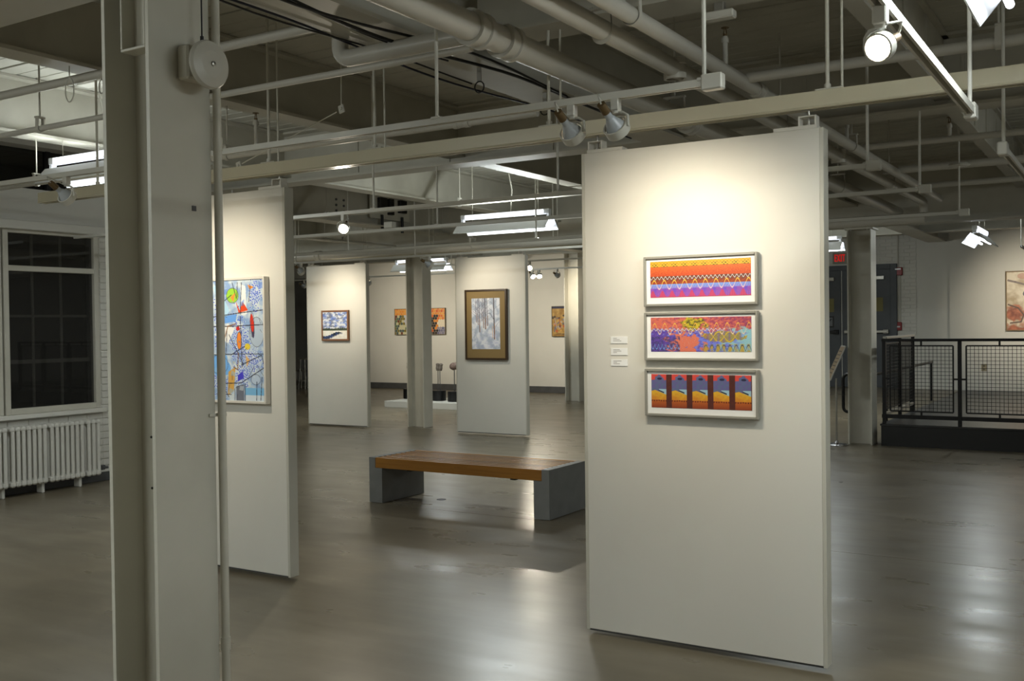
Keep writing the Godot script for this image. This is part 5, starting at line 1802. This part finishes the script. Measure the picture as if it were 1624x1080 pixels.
	m.span(Vector3(-9.60, 3.2, -11.58), Vector3(-9.565, 3.54, -12.5), 0.004)
	put(m, "back_board", M.steel, o)
	for e in [[-11.72, 0.17, 0.17], [-11.95, 0.10, 0.24], [-12.2, 0.16, 0.19]]:
		m = MB.new(o.position)
		m.span(Vector3(-9.565, 3.51 - e[2], e[0]), Vector3(-9.50, 3.51, e[0] - e[1]), 0.006)
		put(m, "switch_box", M.black, o)
	for zz in [-11.80, -12.28]:
		m = MB.new(o.position)
		m.tube(Vector3(-9.54, 3.02, zz), Vector3(-9.54, 3.26, zz), 0.022, 8)
		put(m, "black_conduit", M.black, o)

# ------------------------------------------------------------------ ceiling details
func ceiling_details():
	# cables strapped under the girder
	var cr := RandomNumberGenerator.new()
	cr.seed = 3
	var cab := [[-3.405, 0.006, "slack dark blue cable draped under the near edge of the cabled girder"], [-3.36, 0.005, "thin black cable drooping across the cabled girder"], [-3.13, 0.009, "thick black cable under the pipe side of the cabled girder"], [-3.10, 0.007, "black cable tucked against the pipe side of the cabled girder"], [-3.16, 0.005, "slim black cable looping beside the thick one"]]
	for k in 5:
		var pts := []
		var ph := cr.randf() * 6.0
		var z := 1.5
		while z > [-7.4, -5.2, -6.6, -5.8, -4.6][k]:
			pts.append(Vector3(cab[k][0] + (0.03 + 0.03 * (k % 2)) * sin(z * 1.3 + ph) + 0.02 * sin(z * 3.1 + ph * 2.0), 3.058 - 0.045 * pow(absf(sin(z * 0.9 + ph)), 3.0), z))
			z -= 0.2
		var o := thing("girder_cable", cab[k][2], "cable", pts[0], "cables under the girder")
		var mb := MB.new(o.position)
		mb.path(pts, cab[k][1], 6)
		put(mb, "cable_run", M.cableblue if k == 0 else M.cable, o)
	# sway brace above the panel rail
	var sb := thing("sway_brace", "thin slanting brace rod with square clips above the panel rail", "brace", Vector3(-4.6, 2.8, -4.86))
	var sm := MB.new(sb.position)
	sm.tube(Vector3(-5.09, 2.70, -4.83), Vector3(-4.28, 2.95, -4.86), 0.004, 8)
	sm.tube(Vector3(-4.24, 2.97, -4.86), Vector3(-4.24, DECK, -4.86), 0.004, 8)
	put(sm, "brace_rod", M.steel, sb)
	for q in [Vector3(-5.12, 2.69, -4.83), Vector3(-4.24, 2.965, -4.86)]:
		sm = MB.new(sb.position)
		sm.box(q, Vector3(0.045, 0.05, 0.012), 0.003, Basis(Vector3(0, 0, 1), 0.25))
		sm.lathe(q + Vector3(0, 0, 0.006), Vector3(0, 0, 1), [[0.012, 0.0], [0.012, 0.008], [0.0, 0.008]], 6)
		put(sm, "clip", M.track, sb)
	# ring hangers below the girder
	for e in [[-4.85, "cable ring under the cabled girder just past the elbowed pipe"], [-5.6, "cable ring under the cabled girder halfway to the deep girder"], [-6.5, "cable ring under the cabled girder close to the deep girder"]]:
		var z: float = e[0]
		var o := thing("cable_ring", e[1], "ring", Vector3(-3.2, 2.96, z), "cable rings")
		var mb := MB.new()
		var ring := []
		for k in 15:
			ring.append(Vector3(cos(TAU * k / 14.0) * 0.032, sin(TAU * k / 14.0) * 0.032, 0))
		mb.path(ring, 0.004, 6)
		put(mb, "ring", M.dark, o)
		mb = MB.new()
		mb.box(Vector3(0, 0.07, 0), Vector3(0.03, 0.08, 0.004), 0.001)
		put(mb, "strap", M.alu, o)
	# emergency lamp box on the joist
	var e := thing("emergency_lamp_box", "small white box lamp fixed under the joist over the pipes", "emergency light", Vector3(-1.78, 3.07, -4.73))
	var m := MB.new(e.position)
	m.box(Vector3(-1.73, 3.09, -4.75), Vector3(0.15, 0.04, 0.06), 0.006)
	put(m, "housing", M.track, e)
	m = MB.new(e.position)
	m.box(Vector3(-1.73, 3.13, -4.75), Vector3(0.05, 0.05, 0.04), 0.004)
	put(m, "bracket", M.alu, e)
	# loops of wire on the joists
	for g in [[Vector3(-5.33, 3.08, -3.72), "larger loop of pale wire hanging from the joist", 1.0], [Vector3(-5.28, 3.10, -3.9), "smaller loop of pale wire hanging from the joist", 0.6]]:
		var q: Vector3 = g[0]
		var gk: float = g[2]
		var o := thing("wire_loop", g[1], "wire", q, "wire loops")
		m = MB.new()
		var ring := []
		for k in 17:
			ring.append(Vector3(cos(TAU * k / 16.0) * 0.04 * gk, sin(TAU * k / 16.0) * 0.07 * gk - 0.07 * gk, 0))
		m.path(ring, 0.004, 6)
		m.tube(Vector3(0, 0, 0), Vector3(0, 0.07, 0), 0.004, 6)
		put(m, "loop", M.track, o)
	# clips on the thin sprinkler pipe
	var b := thing("junction_box", "square junction box on the far lamp track feed", "junction box", Vector3(-6.1, TY + 0.014, -7.66))
	m = MB.new(b.position)
	m.box(Vector3(-6.1, TY + 0.044, -7.66), Vector3(0.10, 0.06, 0.07), 0.006)
	put(m, "box", M.track, b)
